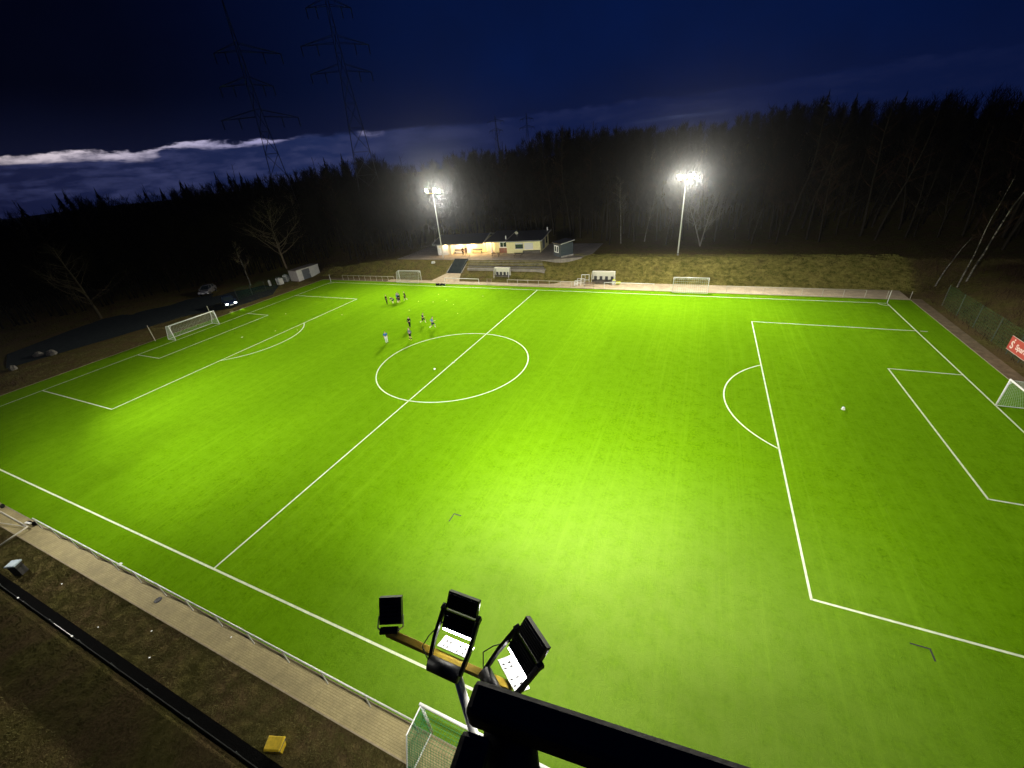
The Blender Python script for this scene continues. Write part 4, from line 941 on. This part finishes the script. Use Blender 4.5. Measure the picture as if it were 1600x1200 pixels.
# the wood mass behind: one stuff object
def wood(n, r0, r1, a0, a1, seed, name, m, con):
    g_ = np.random.default_rng(seed); Vs = []; Fs = []; nv = 0
    for i in range(n):
        az = math.radians(g_.uniform(a0, a1)); r = g_.uniform(r0, r1); r = max(r, 125 if az < -.8 else 0); x = CAM.x + r * math.sin(az); y = CAM.y + r * math.cos(az); z0 = float(gz(x, y)) - .3
        hgt = g_.uniform(11.5, 18.5)
        if g_.random() < con and r > 165:      # conifer: tiers of drooping sprays
            k = 90; t = g_.random(k) ** .8; zc = z0 + hgt * (.12 + .88 * t); rad = (1 - t) * hgt * .26 + .05; a = g_.uniform(0, 2 * PI, k)
            rad = np.where(t > .92, rad * .5, rad); px, py = x + rad * np.cos(a), y + rad * np.sin(a); w = .15 + (1 - t) * 1.2
            tri = np.stack([np.stack([x + 0 * px, y + 0 * py, zc + .5], 1), np.stack([px - w * np.sin(a), py + w * np.cos(a), zc - .6 - .2 * rad], 1), np.stack([px + w * np.sin(a), py - w * np.cos(a), zc - .6 - .2 * rad], 1)], 1)
        else:                      # bare crown: fans of slim twigs
            k = 120; t = g_.random(k); zb = z0 + hgt * (.25 + .55 * t); a = g_.uniform(0, 2 * PI, k); ln_ = hgt * g_.uniform(.12, .30, k) * (1.1 - .5 * t); el = g_.uniform(.4, 1.35, k)
            bx, by = x + g_.normal(0, .5, k), y + g_.normal(0, .5, k)
            ex, ey, ez = bx + ln_ * np.cos(a) * np.cos(el), by + ln_ * np.sin(a) * np.cos(el), zb + ln_ * np.sin(el)
            w = .04 + .07 * g_.random(k)
            tri = np.stack([np.stack([bx - w, by, zb], 1), np.stack([bx + w, by + w, zb], 1), np.stack([ex, ey, ez], 1)], 1)
        tk = np.array([[[x - .18, y, z0], [x + .18, y, z0], [x, y, z0 + hgt * .72]], [[x, y - .18, z0], [x, y + .18, z0], [x, y, z0 + hgt * .72]]])
        tri = np.concatenate([tri, tk]); m_n = len(tri) * 3
        Vs.append(tri.reshape(-1, 3)); Fs.append(np.arange(nv, nv + m_n).reshape(-1, 3)); nv += m_n
    o = npmesh(name, np.concatenate(Vs), np.concatenate(Fs), M[m]); return o
tag(wood(2600, 108, 250, -95, 50, 3, 'woodland', 'wood_dark', .04), 'dark mass of winter wood on the hill behind the ground', 'woodland', kind='stuff')
tag(wood(80, 190, 235, -80, -43, 4, 'spruce_wood', 'pine', .6), 'dark spruce wood on the far left ridge below the bright cloud streak', 'woodland', kind='stuff')

# grass tufts and brush
def tufts(name, n, fx, m, hmin, hmax, wid, label, cat, lean=.5):
    xy = fx(n); n = len(xy); z = gz(xy[:, 0], xy[:, 1]) - .03; hgt = rng.uniform(hmin, hmax, n); a = rng.uniform(0, 2 * PI, n); l = rng.uniform(0, lean, n) * hgt
    b = rng.uniform(0, 2 * PI, n); w = wid * rng.uniform(.6, 1.4, n)
    base = np.stack([xy[:, 0], xy[:, 1], z], 1); off = np.stack([np.cos(b) * w, np.sin(b) * w, 0 * w], 1)
    tip = base + np.stack([np.cos(a) * l, np.sin(a) * l, hgt], 1)
    V = np.stack([base - off, base + off, tip], 1).reshape(-1, 3)
    return tag(npmesh(name, V, np.arange(len(V)).reshape(-1, 3), M[m]), label, cat, kind='stuff')
def box_xy(x0, x1, y0, y1, cl=None):
    def f(n):
        p = np.stack([rng.uniform(x0, x1, n), rng.uniform(y0, y1, n)], 1)
        if cl:
            q_ = np.sin(p[:, 0] * cl * 1.3 + 2 * np.sin(p[:, 1] * cl)) * np.cos(p[:, 1] * cl * 1.7 + np.sin(p[:, 0] * cl * .8)); p = p[q_ + rng.uniform(-.5, .9, n) > 0]
        return p
    return f
tufts('grass', 90000, box_xy(26, 70, -5.30, -3.36, 3.1), 'grassblade', .02, .09, .012, 'short dry winter grass on the strip behind the near path', 'grass', 1.2)
tufts('rough_grass', 45000, box_xy(26, 72, -14, -5.92, 2.1), 'grassblade', .03, .13, .016, 'rough grass outside the dark fence at the bottom left', 'grass', 1.2)
tufts('bank_grass', 120000, lambda n: (lambda p: p[((p[:, 0] > 50) | (p[:, 1] < 69.2)) & ~((p[:, 0] > 26.8) & (p[:, 0] < 31.3)) & ~((p[:, 0] > 31) & (p[:, 0] < 48.6) & (p[:, 1] > 66.9)) & ((p[:, 0] < 47) | (p[:, 1] > 66.4))])(box_xy(-8, 104, 64.6, 75.5, 1.1)(n)), 'grassgreen', .05, .20, .03, 'tufted grass covering the far bank', 'grass', .9)
tufts('brush', 22000, box_xy(104.3, 122, -2, 74, .5), 'twig_red', .25, 1.0, .018, 'dark winter brush covering the right slope', 'brush', .9)
tufts('scrub', 26000, lambda n: np.concatenate([box_xy(-60, -6, -2, 11, .4)(n // 3), box_xy(-60, -31, 12, 70, .4)(n // 3), box_xy(-30, 14, 66, 84, .5)(n // 3)]), 'twig_red', .15, .7, .02, 'dark winter scrub beyond the left side of the ground', 'scrub', .9)
tufts('verge_grass', 40000, lambda n: (lambda p: p[p[:, 0] > -14])(box_xy(-16, -4.5, 3, 60, .9)(n)), 'grassblade', .04, .16, .02, 'dull grass on the verge behind the left goal', 'grass', 1)

# ------------------------------------------------------------------ pylons
def pylon(label, azd, dist, ztop, arms, legw, waist, az_arm, seg=11, r=.16, group='electricity pylons behind the wood'):
    a = math.radians(azd); x = CAM.x + dist * math.sin(a); y = CAM.y + dist * math.cos(a); z0 = gz1(x, y) - 1
    t = thing('pylon', label, 'pylon', (x, y, z0), -a + az_arm, group); hh = ztop - z0
    zw = waist - z0
    def wd(z): return legw / 2 * (1 - z / zw) + .9 * min(1, z / zw) if z < zw else .9 * (1 - (z - zw) / (hh - zw)) + .08
    zs = [hh * (1 - (1 - i / seg) ** 1.15) for i in range(seg + 1)]; b = MB(); cn = ((-1, -1), (1, -1), (1, 1), (-1, 1))
    for z0_, z1_ in zip(zs, zs[1:]):
        w0, w1 = wd(z0_), wd(z1_)
        for k in range(4):
            p0 = (cn[k][0] * w0, cn[k][1] * w0, z0_); p1 = (cn[k][0] * w1, cn[k][1] * w1, z1_); kk = (k + 1) % 4
            q0 = (cn[kk][0] * w0, cn[kk][1] * w0, z0_); q1 = (cn[kk][0] * w1, cn[kk][1] * w1, z1_)
            b.tube(p0, p1, r * 1.3, None, 4); b.tube(p0, q1, r * .7, None, 4); b.tube(q0, p1, r * .7, None, 4); b.tube(p1, q1, r * .7, None, 4)
    b.build('lattice_tower', M['pylon'], t)
    for z_, wl, wr in arms:
        z_ -= z0; c_ = MB()
        for s_, w in ((-1, wl), (1, wr)):
            tip = (s_ * w, 0, z_ - .6)
            for yy in (-.9, .9): c_.tube((s_ * wd(z_), yy, z_), tip, r, None, 4); c_.tube((s_ * wd(z_), yy, z_ + 1.7), tip, r, None, 4)
            for k in range(1, 4): c_.tube((s_ * w * k / 4, 0, z_ - .1 * k), (s_ * w * (k + .5) / 4, 0, z_ + 1.7 * (1 - (k + .5) / 4)), r * .6, None, 4)
        co_ = c_.build('cross_arm', M['pylon'], t)
        for s_, w in ((-1, wl), (1, wr)):
            for f_ in (.98, .55): MB().tube((s_ * w * f_, 0, z_ - .6 * f_), (s_ * w * f_, 0, z_ - 3.0), .14, None, 6).build('insulator', M['pylon'], co_)
    return t
pylon('nearest left pylon standing before the bright cloud streak', -50.2, 165, 65, ((38.4, 10.5, 10.8), (46.4, 8, 6.3), (54.1, 6.5, 11)), 7.5, 40, .0, r=.06)
pylon('tall pylon left of centre reaching past the top of the photo', -40.8, 165, 75, ((49, 9.8, 8.6), (55.8, 10.5, 9.4), (64.4, 6.4, 6.4)), 9, 50, .0, r=.055)
pylon('distant pylon above the clubhouse, left of the pair', -24.7, 500, 61, ((56, 9, 9), (48, 7, 7)), 8, 45, 0, r=.12)
pylon('distant pylon above the clubhouse, right of the pair', -21.0, 500, 60, ((55.5, 7, 7), (48, 8, 8)), 8, 45, 0, r=.12)

# ------------------------------------------------------------------ sky
wd_ = bpy.data.worlds.new('World'); scn.world = wd_; wd_.use_nodes = True; nt = wd_.node_tree; g = NT(nt)
bg = nt.nodes['Background']
tc = g.n('ShaderNodeTexCoord'); D = tc.outputs['Generated']; sx = g.n('ShaderNodeSeparateXYZ'); g.l(D, sx.inputs[0])
el = g.math('MULTIPLY', g.math('ARCSINE', sx.outputs[2]), 180 / PI); az = g.math('MULTIPLY', g.math('ARCTAN2', sx.outputs[0], sx.outputs[1]), 180 / PI)
sky = g.n('ShaderNodeTexSky'); sky.sky_type = 'NISHITA'; sky.sun_disc = False; sky.sun_elevation = math.radians(-4); sky.sun_rotation = math.radians(-75)
cv = g.n('ShaderNodeCombineXYZ'); g.l(g.math('MULTIPLY', az, .06), cv.inputs[0]); g.l(g.math('MULTIPLY', el, .42), cv.inputs[1])
n1 = g.noise(cv.outputs[0], 1.3, 6, .6); 
cv2 = g.n('ShaderNodeCombineXYZ'); g.l(g.math('MULTIPLY', az, .11), cv2.inputs[0]); g.l(g.math('MULTIPLY', el, .12), cv2.inputs[1]); n2 = g.noise(cv2.outputs[0], 1.0, 5, .6)
# overcast body: near-black on the left, deep blue towards the right
body = g.mix(g.rng(az, -64, -18, 0, 1, True), (.0002, .0006, .0048), (.0011, .0072, .050))
body = g.mix(g.rng(az, 5, 40, 0, .75), body, (.0006, .0022, .018))
body = g.mix(g.math('MULTIPLY', g.rng(n2, .35, .65), g.rng(az, -70, -30, .05, .35)), body, (.0014, .0040, .022))
body = g.mix(g.rng(el, 9, 3, 0, .45, True), body, (.0045, .0075, .034))
# clearer bluish air below the cloud edge
cv3 = g.n('ShaderNodeCombineXYZ'); g.l(g.math('MULTIPLY', az, .35), cv3.inputs[0]); g.l(g.math('MULTIPLY', el, 1.1), cv3.inputs[1]); n3 = g.noise(cv3.outputs[0], 1.0, 7, .62)
edge = g.math('ADD', g.math('ADD', g.math('MULTIPLY', az, .012), 4.55), g.math('ADD', g.math('MULTIPLY', g.math('SUBTRACT', n2, .5), 2.0), g.math('MULTIPLY', g.math('SUBTRACT', n3, .5), 1.1)))
below = g.rng(g.math('SUBTRACT', edge, el), -.15, .35, 0, 1, True)
lowc = g.mix(g.rng(az, -75, -45), (.006, .008, .034), (.012, .022, .085))
lowc = g.mix(g.rng(az, -45, -20), lowc, (.004, .010, .055))
lowc = g.mix(g.math('MULTIPLY', g.rng(az, -22, -48, .22, 1), g.rng(g.math('MULTIPLY', g.math('ADD', n1, n3), .5), .46, .60, 0, .8)), lowc, (.040, .048, .130))
body = g.mix(g.math('MULTIPLY', below, g.rng(az, 20, -5, .25, 1)), body, lowc)
# bright gap just below the edge
gap = g.math('SUBTRACT', edge, el); gw = g.rng(n1, .38, .62, .15, 1.25)
gm = g.math('MULTIPLY', g.rng(gap, -.05, .18, 0, 1, True), g.rng(gap, gw, g.math('MULTIPLY', gw, .35), 0, 1, True))
gm = g.math('MULTIPLY', gm, g.math('ADD', g.rng(az, -50.5, -46.5, 1, 0.0, True), g.math('MULTIPLY', g.rng(az, -41, -40, 0, .6, True), g.rng(az, -37.5, -38.8, 0, 1, True))))
gm = g.math('MULTIPLY', gm, g.rng(n3, .36, .58, .05, .85))
gapc = g.mix(g.rng(az, -72, -52), (.90, .78, .80), (.42, .40, .66))
col = g.mix(gm, body, gapc)
# small pale streak over the right trees
s2 = g.math('MULTIPLY', g.rng(g.math('ABSOLUTE', g.math('SUBTRACT', el, 2.5)), .28, .05, 0, .6, True), g.math('MULTIPLY', g.rng(az, -10, -6, 0, 1, True), g.rng(az, 2, -2, 0, 1, True)))
col = g.mix(g.math('MULTIPLY', s2, g.rng(n1, .45, .6)), col, (.05, .07, .16))
tw = g.n('ShaderNodeMix', data_type='RGBA', blend_type='ADD'); tw.inputs[0].default_value = .003; g.l(col, tw.inputs[6]); g.l(sky.outputs[0], tw.inputs[7])
g.l(tw.outputs[2], bg.inputs[0]); bg.inputs[1].default_value = 1.0

# ------------------------------------------------------------------ haze
HZ = 1
if HZ:
    hz = MB().box((10, 150, 38), (1400, 1200, 80)); ho = hz.build('haze', None); tag(ho, 'thin damp night air over the whole ground', 'haze', kind='stuff')
    hm_ = bpy.data.materials.new('night_haze'); hm_.use_nodes = True; n_ = hm_.node_tree; n_.nodes.remove(n_.nodes['Principled BSDF'])
    vol = n_.nodes.new('ShaderNodeVolumePrincipled'); vol.inputs['Color'].default_value = (.9, .93, .95, 1); vol.inputs['Density'].default_value = .00010; vol.inputs['Anisotropy'].default_value = .94
    n_.links.new(vol.outputs[0], n_.nodes['Material Output'].inputs['Volume']); hm_.cycles.volume_sampling = 'EQUIANGULAR'; ho.data.materials.append(hm_)

# ------------------------------------------------------------------ render settings
scn.view_settings.view_transform = 'Standard'; scn.view_settings.look = 'None'; scn.view_settings.exposure = 0; scn.view_settings.gamma = 1
scn.cycles.use_denoising = True; scn.cycles.max_bounces = 5; scn.cycles.diffuse_bounces = 2; scn.cycles.glossy_bounces = 2; scn.cycles.transmission_bounces = 2; scn.cycles.volume_bounces = 0
scn.cycles.sample_clamp_indirect = 4; scn.cycles.use_light_tree = True; scn.cycles.volume_step_rate = 4
